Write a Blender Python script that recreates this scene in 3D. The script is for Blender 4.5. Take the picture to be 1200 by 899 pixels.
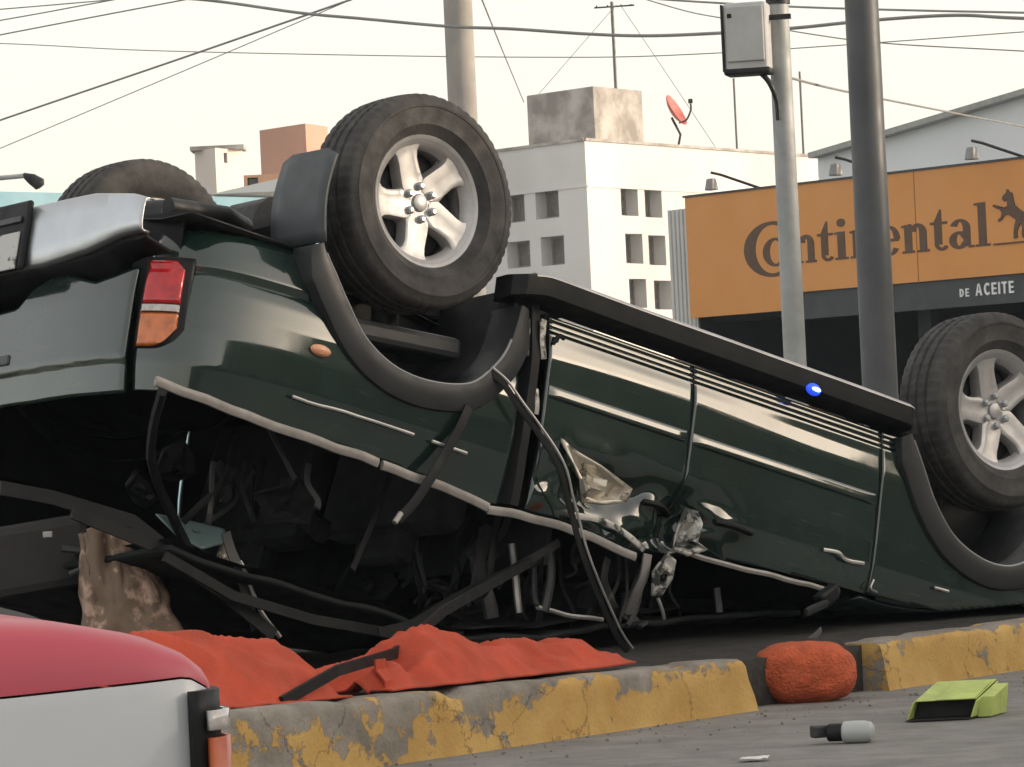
import bpy, bmesh, math, random
from mathutils import Vector, Matrix, noise
random.seed(7)
R = math.radians
for o in list(bpy.data.objects): bpy.data.objects.remove(o)
scene = bpy.context.scene
col = scene.collection

# ------------------------------------------------------------------ camera
F_PX = 4860.0                       # focal length in pixels of a 1200 px wide frame
PITCH, ROLL, EYE = math.atan(70.5 / F_PX), R(2.7), 0.84
fw = Vector((0, math.cos(PITCH), math.sin(PITCH)))
r0 = Vector((1, 0, 0)); u0 = r0.cross(fw)
rt = r0 * math.cos(ROLL) - u0 * math.sin(ROLL)
up = r0 * math.sin(ROLL) + u0 * math.cos(ROLL)
cam_d = bpy.data.cameras.new('camera'); cam = bpy.data.objects.new('camera', cam_d); col.objects.link(cam)
cam.matrix_world = Matrix(((rt.x, up.x, -fw.x, 0), (rt.y, up.y, -fw.y, 0), (rt.z, up.z, -fw.z, EYE), (0, 0, 0, 1)))
cam_d.sensor_width = 36; cam_d.lens = F_PX / 1200 * 36; cam_d.clip_start = .1; cam_d.clip_end = 3000
scene.camera = cam

# ------------------------------------------------------------------ sky, sun, exposure
SUN_EL, SUN_AZ = R(10.5), R(92)       # azimuth clockwise from +Y: low, to the right and a little behind the camera
world = bpy.data.worlds.new('World'); scene.world = world; world.use_nodes = True
wn = world.node_tree.nodes; wl = world.node_tree.links
bg = wn['Background']
sky = wn.new('ShaderNodeTexSky'); sky.sky_type = 'NISHITA'; sky.sun_disc = False
sky.sun_elevation = SUN_EL; sky.sun_rotation = SUN_AZ
sky.air_density = 1.0; sky.dust_density = 6.0; sky.ozone_density = 1.0; sky.altitude = 1500
hs = wn.new('ShaderNodeHueSaturation'); hs.inputs['Saturation'].default_value = .55
tint = wn.new('ShaderNodeMix'); tint.data_type = 'RGBA'; tint.blend_type = 'MULTIPLY'
tint.inputs['Factor'].default_value = 1.0; tint.inputs[7].default_value = (1.0, .925, .84, 1)
wl.new(sky.outputs[0], hs.inputs['Color']); wl.new(hs.outputs[0], tint.inputs[6]); 
veil = wn.new('ShaderNodeMix'); veil.data_type = 'RGBA'; veil.inputs['Factor'].default_value = .42      # thin even high haze
veil.inputs[7].default_value = (3.65, 3.34, 2.92, 1)
wl.new(tint.outputs[2], veil.inputs[6]); wl.new(veil.outputs[2], bg.inputs[0])
bg.inputs[1].default_value = .14
sun_d = bpy.data.lights.new('sun', 'SUN'); sun = bpy.data.objects.new('sun', sun_d); col.objects.link(sun)
sun_d.energy = 1.3; sun_d.angle = R(3); sun_d.color = (1, .82, .62)
sd = Vector((math.sin(SUN_AZ) * math.cos(SUN_EL), math.cos(SUN_AZ) * math.cos(SUN_EL), math.sin(SUN_EL)))
sun.rotation_euler = (-sd).to_track_quat('-Z', 'Y').to_euler()
vs = scene.view_settings
vs.view_transform = 'Standard'; vs.look = 'None'; vs.gamma = 1; vs.use_curve_mapping = False
vs.exposure = 1.4

# ------------------------------------------------------------------ helpers
def at(px, py, d):
    """world point seen at a pixel of the 1200 x 899 frame at depth d (metres)"""
    return Vector((0, 0, EYE)) + (fw + rt * ((px - 600) / F_PX) - up * ((py - 449.5) / F_PX)) * d

MATS = {}
def mat(name, base, rough=.6, metal=0., coat=0., var=.15, scale=6., bump=0., bscale=60., base2=None, thr=None, spec=.5, detail=5., emit=None, estr=0, alpha=None, trans=0., coat_rough=.05, coords='Object'):
    if name in MATS: return MATS[name]
    m = bpy.data.materials.new(name); m.use_nodes = True; MATS[name] = m
    n = m.node_tree.nodes; l = m.node_tree.links; p = n['Principled BSDF']
    p.inputs['Roughness'].default_value = rough; p.inputs['Metallic'].default_value = metal
    p.inputs['Coat Weight'].default_value = coat; p.inputs['Coat Roughness'].default_value = coat_rough
    p.inputs['Specular IOR Level'].default_value = spec
    p.inputs['Transmission Weight'].default_value = trans
    tc = n.new('ShaderNodeTexCoord')
    nt = n.new('ShaderNodeTexNoise'); nt.inputs['Scale'].default_value = scale; nt.inputs['Detail'].default_value = detail; nt.inputs['Roughness'].default_value = .62
    l.new(tc.outputs[coords], nt.inputs['Vector'])
    cr = n.new('ShaderNodeValToRGB'); l.new(nt.outputs['Fac'], cr.inputs[0])
    b = Vector(base)
    if base2 is None:
        lo = b * (1 - var); hi = b * (1 + var)
        a0, a1 = .3, .7
    else:
        lo, hi = b, Vector(base2)
        a0, a1 = thr or (.4, .6)
    cr.color_ramp.elements[0].position = a0; cr.color_ramp.elements[1].position = a1
    cr.color_ramp.elements[0].color = (*lo, 1); cr.color_ramp.elements[1].color = (*hi, 1)
    l.new(cr.outputs[0], p.inputs['Base Color'])
    rr = n.new('ShaderNodeMapRange'); rr.inputs[1].default_value = .3; rr.inputs[2].default_value = .7
    rr.inputs[3].default_value = max(.02, rough * .85); rr.inputs[4].default_value = min(1, rough * 1.2)
    nr = n.new('ShaderNodeTexNoise'); nr.inputs['Scale'].default_value = scale * 2.3; nr.inputs['Detail'].default_value = 4
    l.new(tc.outputs[coords], nr.inputs['Vector']); l.new(nr.outputs['Fac'], rr.inputs[0]); l.new(rr.outputs[0], p.inputs['Roughness'])
    if bump:
        nb = n.new('ShaderNodeTexNoise'); nb.inputs['Scale'].default_value = bscale; nb.inputs['Detail'].default_value = 6
        l.new(tc.outputs[coords], nb.inputs['Vector'])
        bp = n.new('ShaderNodeBump'); bp.inputs['Strength'].default_value = bump; bp.inputs['Distance'].default_value = .02
        l.new(nb.outputs['Fac'], bp.inputs['Height']); l.new(bp.outputs[0], p.inputs['Normal'])
    if emit:
        p.inputs['Emission Color'].default_value = (*emit, 1); p.inputs['Emission Strength'].default_value = estr
    if alpha is not None: p.inputs['Alpha'].default_value = alpha
    return m

class MB:
    """collects geometry of one mesh"""
    def __init__(s): s.v = []; s.f = []
    def quadgrid(s, rows, closed_u=False, closed_v=False, keep=None):
        b = len(s.v); nr = len(rows); nc = len(rows[0])
        for r in rows: s.v += [tuple(p) for p in r]
        for i in range(nr if closed_u else nr - 1):
            for j in range(nc if closed_v else nc - 1):
                if keep and not keep(i, j): continue
                i2 = (i + 1) % nr; j2 = (j + 1) % nc
                s.f.append((b + i * nc + j, b + i2 * nc + j, b + i2 * nc + j2, b + i * nc + j2))
        return s
    def box(s, c, size, rot=None, taper=(1, 1)):
        b = len(s.v); c = Vector(c); hx, hy, hz = [k / 2 for k in size]
        for z in (-1, 1):
            k = taper if z > 0 else (1, 1)
            for x, y in ((-1, -1), (1, -1), (1, 1), (-1, 1)):
                p = Vector((x * hx * k[0], y * hy * k[1], z * hz))
                if rot is not None: p = rot @ p
                s.v.append(tuple(c + p))
        for q in ((3, 2, 1, 0), (4, 5, 6, 7), (0, 1, 5, 4), (1, 2, 6, 5), (2, 3, 7, 6), (3, 0, 4, 7)):
            s.f.append(tuple(b + k for k in q))
        return s
    def tube(s, pts, rad, n=8, caps=True, flat=1., upv=None):
        pts = [Vector(p) for p in pts]; b = len(s.v); m = len(pts)
        rads = rad if isinstance(rad, (list, tuple)) else [rad] * m
        prev = Vector(upv) if upv else None
        for i, p in enumerate(pts):
            t = (pts[min(i + 1, m - 1)] - pts[max(i - 1, 0)]).normalized()
            if prev is None: prev = Vector((0, 0, 1)) if abs(t.z) < .9 else Vector((1, 0, 0))
            a = (prev - t * prev.dot(t)).normalized(); prev = a; c = t.cross(a)
            for k in range(n):
                th = 2 * math.pi * (k + .5) / n
                s.v.append(tuple(p + a * math.cos(th) * rads[i] + c * math.sin(th) * rads[i] * flat))
        for i in range(m - 1):
            for k in range(n):
                s.f.append((b + i * n + k, b + i * n + (k + 1) % n, b + (i + 1) * n + (k + 1) % n, b + (i + 1) * n + k))
        if caps:
            s.f.append(tuple(b + k for k in reversed(range(n)))); s.f.append(tuple(b + (m - 1) * n + k for k in range(n)))
        return s
    def revolve(s, prof, n=48, frame=None, fn=None):
        """prof: (radius, axial); axis = local y of frame"""
        frame = frame or Matrix.Identity(4); rows = []
        for k in range(n):
            th = 2 * math.pi * k / n; row = []
            for j, (r, y) in enumerate(prof):
                if fn: r, y = fn(k, j, r, y)
                row.append(frame @ Vector((r * math.cos(th), y, r * math.sin(th))))
            rows.append(row)
        return s.quadgrid(rows, closed_u=True)
    def prism(s, poly, org, ux, uy, un, t):
        """extruded planar polygon, poly in (a, b) coordinates"""
        org, ux, uy, un = map(Vector, (org, ux, uy, un)); b = len(s.v); n = len(poly)
        for k in (0, t):
            for a, c in poly: s.v.append(tuple(org + ux * a + uy * c + un * k))
        s.f.append(tuple(b + i for i in reversed(range(n)))); s.f.append(tuple(b + n + i for i in range(n)))
        for i in range(n): s.f.append((b + i, b + (i + 1) % n, b + n + (i + 1) % n, b + n + i))
        return s
    def build(s, name, m, parent=None, smooth=False, bevel=0, solid=0, solid_off=-1., recalc=True, seg=2):
        me = bpy.data.meshes.new(name); me.from_pydata(s.v, [], s.f); me.validate()
        if recalc:
            bm = bmesh.new(); bm.from_mesh(me); bmesh.ops.recalc_face_normals(bm, faces=bm.faces); bm.to_mesh(me); bm.free()
        if m: me.materials.append(m)
        if smooth:
            me.polygons.foreach_set('use_smooth', [True] * len(me.polygons))
            if smooth != 'all': me.set_sharp_from_angle(angle=R(40 if smooth is True else smooth))
        o = bpy.data.objects.new(name, me); col.objects.link(o)
        if parent: o.parent = parent
        if solid:
            k = o.modifiers.new('solid', 'SOLIDIFY'); k.thickness = solid; k.offset = solid_off
        if bevel:
            k = o.modifiers.new('bevel', 'BEVEL'); k.width = bevel; k.segments = seg; k.limit_method = 'ANGLE'; k.angle_limit = R(40)
        return o

def tag(o, label=None, cat=None, group=None, kind=None):
    if label: o['label'] = label
    if cat: o['category'] = cat
    if group: o['group'] = group
    if kind: o['kind'] = kind
    return o
def empty(name, loc, label, cat, group=None, mw=None):
    o = bpy.data.objects.new(name, None); col.objects.link(o); o.empty_display_size = .2
    if mw is not None: o.matrix_world = mw
    else: o.location = loc
    return tag(o, label, cat, group)
def lerp(a, b, t): return a + (b - a) * t
def interp(tab, x):
    if x <= tab[0][0]: return tab[0][1]
    for (a, fa), (b, fb) in zip(tab, tab[1:]):
        if x <= b: return fa + (fb - fa) * (x - a) / (b - a)
    return tab[-1][1]
def sm(a, b, x):
    t = max(0, min(1, (x - a) / (b - a))); return t * t * (3 - 2 * t)
def catmull(pts, k=8):
    pts = [Vector(p) for p in pts]; out = []
    for i in range(len(pts) - 1):
        p0 = pts[max(i - 1, 0)]; p1 = pts[i]; p2 = pts[i + 1]; p3 = pts[min(i + 2, len(pts) - 1)]
        for j in range(k):
            t = j / k
            out.append(.5 * (2 * p1 + (p2 - p0) * t + (2 * p0 - 5 * p1 + 4 * p2 - p3) * t * t + (3 * p1 - p0 - 3 * p2 + p3) * t ** 3))
    out.append(pts[-1]); return out

# ------------------------------------------------------------------ materials
paint = mat('dark green car paint', (.008, .024, .019), .36, .2, 1., var=.2, scale=3, coat_rough=.05)
def dusty(m, amount):
    # dried road dust in loose patches and fine rubbed scratches
    n = m.node_tree.nodes; l = m.node_tree.links; p = n['Principled BSDF']; p.inputs['Coat IOR'].default_value = 1.8; p.inputs['Specular IOR Level'].default_value = .12
    src = p.inputs['Base Color'].links[0].from_socket
    tc = n.new('ShaderNodeTexCoord'); nz = n.new('ShaderNodeTexNoise'); nz.inputs['Scale'].default_value = 2.6; nz.inputs['Detail'].default_value = 10; nz.inputs['Roughness'].default_value = .7
    l.new(tc.outputs['Object'], nz.inputs['Vector'])
    mr = n.new('ShaderNodeMapRange'); mr.inputs[1].default_value = .48; mr.inputs[2].default_value = .78; mr.inputs[3].default_value = 0; mr.inputs[4].default_value = amount
    l.new(nz.outputs['Fac'], mr.inputs[0])
    mp = n.new('ShaderNodeMapping'); mp.inputs['Scale'].default_value = (2.2, 2, 46); mp.inputs['Rotation'].default_value = (0, R(7), 0); l.new(tc.outputs['Object'], mp.inputs[0])
    sc = n.new('ShaderNodeTexNoise'); sc.inputs['Scale'].default_value = 3; sc.inputs['Detail'].default_value = 3; l.new(mp.outputs[0], sc.inputs['Vector'])
    ms = n.new('ShaderNodeMapRange'); ms.inputs[1].default_value = .66; ms.inputs[2].default_value = .72; ms.inputs[3].default_value = 0; ms.inputs[4].default_value = .22
    l.new(sc.outputs['Fac'], ms.inputs[0])
    ad = n.new('ShaderNodeMath'); ad.operation = 'ADD'; ad.use_clamp = True; l.new(mr.outputs[0], ad.inputs[0]); l.new(ms.outputs[0], ad.inputs[1])
    mx = n.new('ShaderNodeMix'); mx.data_type = 'RGBA'; mx.inputs[7].default_value = (.07, .072, .064, 1)
    l.new(ad.outputs[0], mx.inputs[0]); l.new(src, mx.inputs[6]); l.new(mx.outputs[2], p.inputs['Base Color'])
    rg_ = n.new('ShaderNodeMapRange'); rg_.inputs[1].default_value = .45; rg_.inputs[2].default_value = .8; rg_.inputs[3].default_value = .035; rg_.inputs[4].default_value = .2
    l.new(nz.outputs['Fac'], rg_.inputs[0]); l.new(rg_.outputs[0], p.inputs['Coat Roughness'])
dusty(paint, .13)
paint_in = mat('primer inside panels', (.02, .024, .024), .6)
plastic = mat('dark grey trim plastic', (.035, .038, .04), .42, var=.25, scale=8, bump=.05, bscale=200)
black = mat('black plastic', (.010, .011, .012), .55, var=.3, spec=.28)
cloth_in = mat('charcoal interior cloth', (.013, .014, .016), .9, var=.3)
chrome = mat('dull chrome', (.50, .52, .54), .33, .9, var=.08, scale=5, bump=.03, bscale=25)
alloy = mat('alloy wheel', (.48, .475, .47), .44, .6, var=.12, scale=14)
alloy_dark = mat('wheel barrel', (.05, .05, .052), .6, .3, var=.3)
rubber = mat('tyre rubber', (.026, .026, .027), .78, var=.3, scale=9, bump=.12, bscale=90, base2=(.085, .080, .074), thr=(.32, .75))
alu = mat('aluminium trim', (.42, .41, .40), .38, .7, var=.15)
beltm = mat('belt moulding', (.25, .235, .22), .45, .2, var=.25, scale=14)
glass_d = mat('tinted glass', (.012, .018, .02), .06, coat=.3)
steel_d = mat('dark steel', (.03, .031, .032), .55, .5, var=.4, scale=12)
white_p = mat('grey white metal scrap', (.03, .035, .033), .45, .3, base2=(.50, .49, .45), thr=(.44, .53), scale=16)
cream_p = mat('bent bare metal', (.08, .07, .06), .35, .6, base2=(.72, .66, .55), thr=(.40, .47), scale=14, bump=.15, bscale=30)

# ------------------------------------------------------------------ ground
asphalt = mat('asphalt', (.17, .165, .155), .93, var=.25, scale=5, bump=.5, bscale=140, base2=(.31, .30, .28), thr=(.3, .72), detail=10, coords='Object')
K0 = Vector((-.364, 11.05, 0)); KD = Vector((.58, .8146, 0)).normalized(); KN = Vector((-KD.y, KD.x, 0))   # kerb line and the side behind it
def kp(t, v, z): return K0 + KD * t + KN * v + Vector((0, 0, z))
def ground_z(x, y): return -.36 * sm(10.4, 4.5, y) if y < 10.4 else 0.
def axis(lo, hi, dense):
    a = sorted(set([lo, -300, -80, -40, -20, hi, 300, 80, 40, 20] + dense)); return [v for v in a if lo <= v <= hi]
xs = axis(-900, 900, [k * .5 for k in range(-16, 17)]); ys = axis(-900, 1500, [k * .5 for k in range(0, 44)])
g = MB().quadgrid([[(x, y, ground_z(x, y)) for y in ys] for x in xs]).build('road', asphalt, smooth='all')
tag(g, 'worn grey asphalt road in front of the kerb', kind='structure')
med = mat('median soil', (.03, .027, .023), .95, var=.4, scale=7, bump=.6, bscale=40)
m_ = MB()
rows = []
for i in range(60):
    t = -6 + i * .22
    rows.append([kp(t, v, .158 + (.018 * noise.noise(Vector((t * 2.2, v * 2.2, 0))) if .25 < v < 3.5 else -.012)) for v in [.1 + .12 * j for j in range(34)] + [6, 9, 14]])
    rows[-1] = [kp(t, .1, -.02)] + rows[-1]
tag(m_.quadgrid(rows).build('median', med, smooth='all'), 'raised strip of bare soil behind the yellow kerb', kind='structure')

# kerb: two cast blocks with a gap, worn yellow paint
def kerb_mat():
    m = bpy.data.materials.new('peeling yellow kerb paint'); m.use_nodes = True
    n = m.node_tree.nodes; l = m.node_tree.links; p = n['Principled BSDF']; p.inputs['Roughness'].default_value = .85
    tc = n.new('ShaderNodeTexCoord')
    def nz(sc, det, rough=.6, off=0):
        t = n.new('ShaderNodeTexNoise'); t.inputs['Scale'].default_value = sc; t.inputs['Detail'].default_value = det; t.inputs['Roughness'].default_value = rough
        mp = n.new('ShaderNodeMapping'); mp.inputs['Location'].default_value = (off, off * .7, 0); l.new(tc.outputs['Object'], mp.inputs[0]); l.new(mp.outputs[0], t.inputs['Vector']); return t
    def ramp(src, a, b, c0=(0, 0, 0, 1), c1=(1, 1, 1, 1)):
        r = n.new('ShaderNodeValToRGB'); r.color_ramp.elements[0].position = a; r.color_ramp.elements[1].position = b
        r.color_ramp.elements[0].color = c0; r.color_ramp.elements[1].color = c1; l.new(src, r.inputs[0]); return r
    conc = ramp(nz(9, 8).outputs['Fac'], .3, .75, (.22, .2, .175, 1), (.42, .39, .35, 1))
    yel = ramp(nz(5, 6, off=3).outputs['Fac'], .3, .75, (.56, .335, .095, 1), (.74, .50, .175, 1))
    # paint survives more towards the foot of the block and towards its right-hand end
    at_ = n.new('ShaderNodeAttribute'); at_.attribute_name = 'worn'
    peel = nz(6.5, 9, .66, 9)
    ad = n.new('ShaderNodeMath'); ad.operation = 'ADD'; l.new(peel.outputs['Fac'], ad.inputs[0]); l.new(at_.outputs['Fac'], ad.inputs[1])
    mk = ramp(ad.outputs[0], .50, .535)
    mx = n.new('ShaderNodeMix'); mx.data_type = 'RGBA'; l.new(mk.outputs[0], mx.inputs[0]); l.new(yel.outputs[0], mx.inputs[6]); l.new(conc.outputs[0], mx.inputs[7])
    cr = n.new('ShaderNodeTexVoronoi'); cr.feature = 'DISTANCE_TO_EDGE'; cr.inputs['Scale'].default_value = 3.2
    ds = nz(6, 5, .6, 5); mp2 = n.new('ShaderNodeMix'); mp2.data_type = 'VECTOR'; mp2.inputs[0].default_value = .25
    l.new(tc.outputs['Object'], mp2.inputs[4]); l.new(ds.outputs['Color'], mp2.inputs[5]); l.new(mp2.outputs[1], cr.inputs['Vector'])
    ck = ramp(cr.outputs['Distance'], .004, .012, (.25, .22, .2, 1), (1, 1, 1, 1))
    mu = n.new('ShaderNodeMix'); mu.data_type = 'RGBA'; mu.blend_type = 'MULTIPLY'; mu.inputs[0].default_value = .55
    l.new(mx.outputs[2], mu.inputs[6]); l.new(ck.outputs[0], mu.inputs[7])
    dirt = ramp(nz(2.3, 8, off=1.5).outputs['Fac'], .35, .75, (.72, .68, .62, 1), (1, 1, 1, 1))
    m3 = n.new('ShaderNodeMix'); m3.data_type = 'RGBA'; m3.blend_type = 'MULTIPLY'; m3.inputs[0].default_value = .8
    l.new(mu.outputs[2], m3.inputs[6]); l.new(dirt.outputs[0], m3.inputs[7]); l.new(m3.outputs[2], p.inputs['Base Color'])
    b1 = n.new('ShaderNodeBump'); b1.inputs['Strength'].default_value = .5; b1.inputs['Distance'].default_value = .012; b1.invert = True
    l.new(mk.outputs[0], b1.inputs['Height'])
    b2 = n.new('ShaderNodeBump'); b2.inputs['Strength'].default_value = .5; b2.inputs['Distance'].default_value = .01
    l.new(nz(70, 6).outputs['Fac'], b2.inputs['Height']); l.new(b1.outputs[0], b2.inputs['Normal']); l.new(b2.outputs[0], p.inputs['Normal'])
    return m
KM = kerb_mat()
def kerb(t0, t1, hfun, vfun, seed, wear):
    rows = []; N = int((t1 - t0) / .022); wr = []
    sec = [(.0, -.05), (.004, .02), (.012, .3), (.018, .6), (.022, .86), (.03, .95), (.046, 1.0), (.10, 1.005), (.15, 1.0), (.165, .96), (.17, .5), (.17, -.05)]
    for i in range(N + 1):
        t = t0 + (t1 - t0) * i / N; h = hfun(t); row = []
        for j, (v, q) in enumerate(sec):
            nn = noise.noise(Vector((t * 6, q * 2.2, seed))); n2 = noise.noise(Vector((t * 19, q * 5, seed + 4)))
            chip = max(0, noise.noise(Vector((t * 4.3, seed * 3, 1))) - .18) * (.05 if 3 < j < 9 else 0)
            tt = t - max(0, 1 - (t1 - t) / .12) * .045 * max(0, q) if t1 < 3 else t
            row.append(kp(tt, v + vfun(t) + .006 * nn + .003 * n2 + chip * .4, h * q - chip + .003 * nn))
            wr.append(wear(t, q) if j < 6 else .12)
        rows.append(row)
    m = MB().quadgrid(rows); b = len(m.v); nc = len(sec)
    for end in (rows[0], rows[-1]):
        k = len(m.v); m.v += [tuple(p) for p in end]; m.f.append(tuple(range(k, k + nc))); wr += [0] * nc
    o = m.build('kerb', KM, smooth=45)
    a = o.data.attributes.new('worn', 'FLOAT', 'POINT'); a.data.foreach_set('value', wr)
    return tag(o, kind='structure')
k1 = kerb(-3.5, 1.84, lambda t: interp([(-1, .20), (0, .182), (1.9, .158)], t), lambda t: 0, 1.3,
          lambda t, q: .16 * (q - .52) + interp([(-1.2, .07), (.1, .015), (.75, -.035), (1.3, -.06), (1.9, -.075)], t))
k1['label'] = 'long kerb block with peeling yellow paint, beside the orange sheet'
k2 = kerb(2.62, 6.5, lambda t: .160, lambda t: .0 + .02 * (t - 2.6), 7.7, lambda t, q: -.07 + .1 * (q - .6))
k2['label'] = 'dusty yellow kerb block beyond the orange sack'

# ------------------------------------------------------------------ overturned SUV (built upright, posed by its root)
SR = Matrix(((.7297, .6633, -.166), (.6272, -.746, -.2238), (-.2722, .0592, -.9604)))
ST = Vector((.248, 14.566, 1.555))
q_ = SR.to_quaternion().to_matrix().to_4x4(); q_.translation = ST
suv = empty('overturned_suv', ST, 'dark green four-wheel-drive estate car lying wrecked on its roof', 'car', mw=q_)
gz_ = lambda x, y=0.: (1.555 - .2722 * x + .0592 * y - .175) / .9604     # model height at which the soil lies

PLAN = catmull([(-2.29, 0, 0), (-2.285, .3, 0), (-2.268, .52, 0), (-2.235, .66, 0), (-2.17, .77, 0), (-2.06, .835, 0), (-1.85, .87, 0), (-1.5, .885, 0), (-.8, .885, 0), (0, .885, 0), (.8, .885, 0), (1.3, .875, 0), (1.65, .85, 0), (1.88, .79, 0), (2.03, .66, 0), (2.11, .42, 0), (2.15, 0, 0)], 24)
PS = [0.]
for a, b in zip(PLAN, PLAN[1:]): PS.append(PS[-1] + (b - a).length)
def plan(s):
    import bisect
    i = max(1, min(len(PS) - 1, bisect.bisect_left(PS, s))); a, b = PLAN[i - 1], PLAN[i]
    t = (s - PS[i - 1]) / (PS[i] - PS[i - 1]); p = a.lerp(b, t); d = (b - a).normalized()
    return p, Vector((-d.y, d.x, 0))
def s_at(cond):
    for i, p in enumerate(PLAN):
        if cond(p): return PS[i]
def s_x(x):
    for i in range(1, len(PLAN)):
        if PLAN[i].x >= x and PLAN[i].y > .3:
            a, b = PLAN[i - 1], PLAN[i]; return PS[i - 1] + (PS[i] - PS[i - 1]) * (x - a.x) / (b.x - a.x)
def s_y(y):                                     # on the tail
    for i in range(1, len(PLAN)):
        if PLAN[i].y >= y: return PS[i - 1] + (PS[i] - PS[i - 1]) * (y - PLAN[i - 1].y) / (PLAN[i].y - PLAN[i - 1].y)
SIDE = [(.57, .085), (.596, .050), (.602, .036), (.606, .0246), (.617, .023), (.619, .028), (.623, .028), (.626, .0211), (.637, .0195), (.639, .025), (.643, .025), (.646, .0175), (.656, .016), (.658, .022), (.662, .022), (.665, .0138), (.70, .0088), (.735, .0038), (.748, .0025), (.77, .0022), (.83, .0026), (1.0, .002), (1.08, .004), (1.16, .014), (1.25, .034), (1.3, .05)]
QUAR = [(.60, .16), (.64, .10), (.68, .066), (.74, .036), (.79, .021), (.80, .026), (.812, .03), (.824, .018), (.86, .006), (.92, 0), (1.0, -.002), (1.1, .004), (1.25, .034)]
def smooth_tab(tab, z, w=.0012):
    return (interp(tab, z - w) + 2 * interp(tab, z) + interp(tab, z + w)) / 4
def dmg(x, z):
    a = sm(-.95, -.6, x) * sm(.25, -.1, x) * sm(.93, 1.15, z)
    n = noise.noise(Vector((x * 4.5, z * 7, 2.))) * .06 + noise.noise(Vector((x * 11, z * 16, 5.))) * .028
    d = a * (n - .012)
    d -= .05 * math.exp(-((x + .38) / .2) ** 2 - ((z - 1.13) / .07) ** 2)
    d -= .05 * math.exp(-((x + .13) / .07) ** 2 - ((z - 1.16) / .12) ** 2)
    d += .004 * noise.noise(Vector((x * 1.6, z * 2.2, 9.))) * sm(.75, 1.05, z)
    return d
ARCH_R = [(-1.80, .55), (-1.764, .652), (-1.71, .725), (-1.655, .795), (-1.565, .89), (-1.44, .948), (-1.29, .958), (-1.135, .925), (-1.05, .855), (-.995, .775), (-.965, .66), (-.95, .55)]
ARCH_F = [(.82, .55), (.85, .602), (.914, .69), (.996, .804), (1.11, .899), (1.257, .944), (1.40, .94), (1.52, .89), (1.63, .80), (1.72, .70), (1.76, .62), (1.78, .55)]
ARCH_R = [(p.x, p.y) for p in catmull([(a, b, 0) for a, b in ARCH_R], 6)]
ARCH_F = [(p.x, p.y) for p in catmull([(a, b, 0) for a, b in ARCH_F], 6)]
def inpoly(pl, x, z):
    r = False; n = len(pl)
    for i in range(n):
        (x1, z1), (x2, z2) = pl[i], pl[(i + 1) % n]
        if (z1 > z) != (z2 > z) and x < (x2 - x1) * (z - z1) / (z2 - z1) + x1: r = not r
    return r
def snap(pl, x, z):
    best = None
    for (x1, z1), (x2, z2) in zip(pl, pl[1:]):
        dx, dz = x2 - x1, z2 - z1; t = max(0, min(1, ((x - x1) * dx + (z - z1) * dz) / (dx * dx + dz * dz)))
        qx, qz = x1 + dx * t, z1 + dz * t; d = (qx - x) ** 2 + (qz - z) ** 2
        if best is None or d < best[0]: best = (d, qx, qz)
    return best[1], best[2]
def side_panel(name, s0, s1, zb, zt, sign, tab, mtl=paint, arch=None, damage=True, ds=.014, dz=.0085):
    ns = max(2, int((s1 - s0) / ds)); nz = max(2, int((1.25 - .6) / dz))
    pts = []; zl = [.57 + .003 * k for k in range(60)]; zl += [zl[-1] + .012 * k for k in range(1, 60)]
    if tab is QUAR: zl = [.60 + .0085 * k for k in range(95)]
    nz = len([z for z in zl if min(zb(-1.), zb(.3), zb(-2.2)) - .004 < z < 1.28]) ; zl = [z for z in zl if min(zb(-1.), zb(.3), zb(-2.2)) - .004 < z < 1.28]; nz = len(zl) - 1
    for i in range(ns + 1):
        s = s0 + (s1 - s0) * i / ns; p, n = plan(s); row = []
        b = zb(p.x); t = zt(p.x)
        edge = min(i, ns - i)
        for j in range(nz + 1):
            z = max(b, min(t, zl[j])); e = edge
            zz = z + (.013 * sm(.668, .70, z) * sm(.80, .76, z) * math.cos(3.4 * (p.x + .35)) if tab is SIDE else 0)
            off = -smooth_tab(tab, zz) + (dmg(p.x, z) if damage else 0) - 0 * e
            x, y = p.x + n.x * off, p.y + n.y * off
            row.append([x, y, z])
        pts.append(row)
    kf = set()
    if arch:
        for i in range(ns):
            for j in range(nz):
                cx = (pts[i][j][0] + pts[i + 1][j + 1][0]) / 2; cz = (pts[i][j][2] + pts[i + 1][j + 1][2]) / 2
                if inpoly(arch, cx, cz): kf.add((i, j))
        for i in range(ns + 1):
            for j in range(nz + 1):
                nb = [(a, b) for a in (i - 1, i) for b in (j - 1, j) if 0 <= a < ns and 0 <= b < nz]
                if any(q in kf for q in nb) and not all(q in kf for q in nb):
                    x, z = snap(arch, pts[i][j][0], pts[i][j][2]); pts[i][j][0] = x; pts[i][j][2] = z
    for row in pts:
        for p in row: p[1] *= sign
    o = MB().quadgrid(pts, keep=lambda i, j: (i, j) not in kf).build(name, mtl, suv, smooth=35, recalc=False)
    me = o.data
    bm_ = bmesh.new(); bm_.from_mesh(me); bmesh.ops.dissolve_degenerate(bm_, dist=.0002, edges=bm_.edges); bm_.to_mesh(me); bm_.free()
    # make normals point outwards
    f = me.polygons[len(me.polygons) // 2]
    if f.normal.y * sign < 0: me.flip_normals()
    k = o.modifiers.new('solid', 'SOLIDIFY'); k.thickness = .014; k.offset = -1; k.use_rim = True
    o.data.materials.append(black); k.material_offset = 1; k.material_offset_rim = 1
    return o
BELT = [(-2.3, 1.198), (-1.9, 1.222), (-1.4, 1.236), (-1.2, 1.248), (-.95, 1.268), (-.64, 1.254), (-.3, 1.27), (-.16, 1.25), (-.05, 1.222), (.56, 1.195), (.8, 1.19), (1.4, 1.15), (2.2, 1.02)]
belt = lambda x: interp(BELT, x) - .012
fbelt = lambda x: min(belt(x), gz_(x, .8) - .01)
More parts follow.
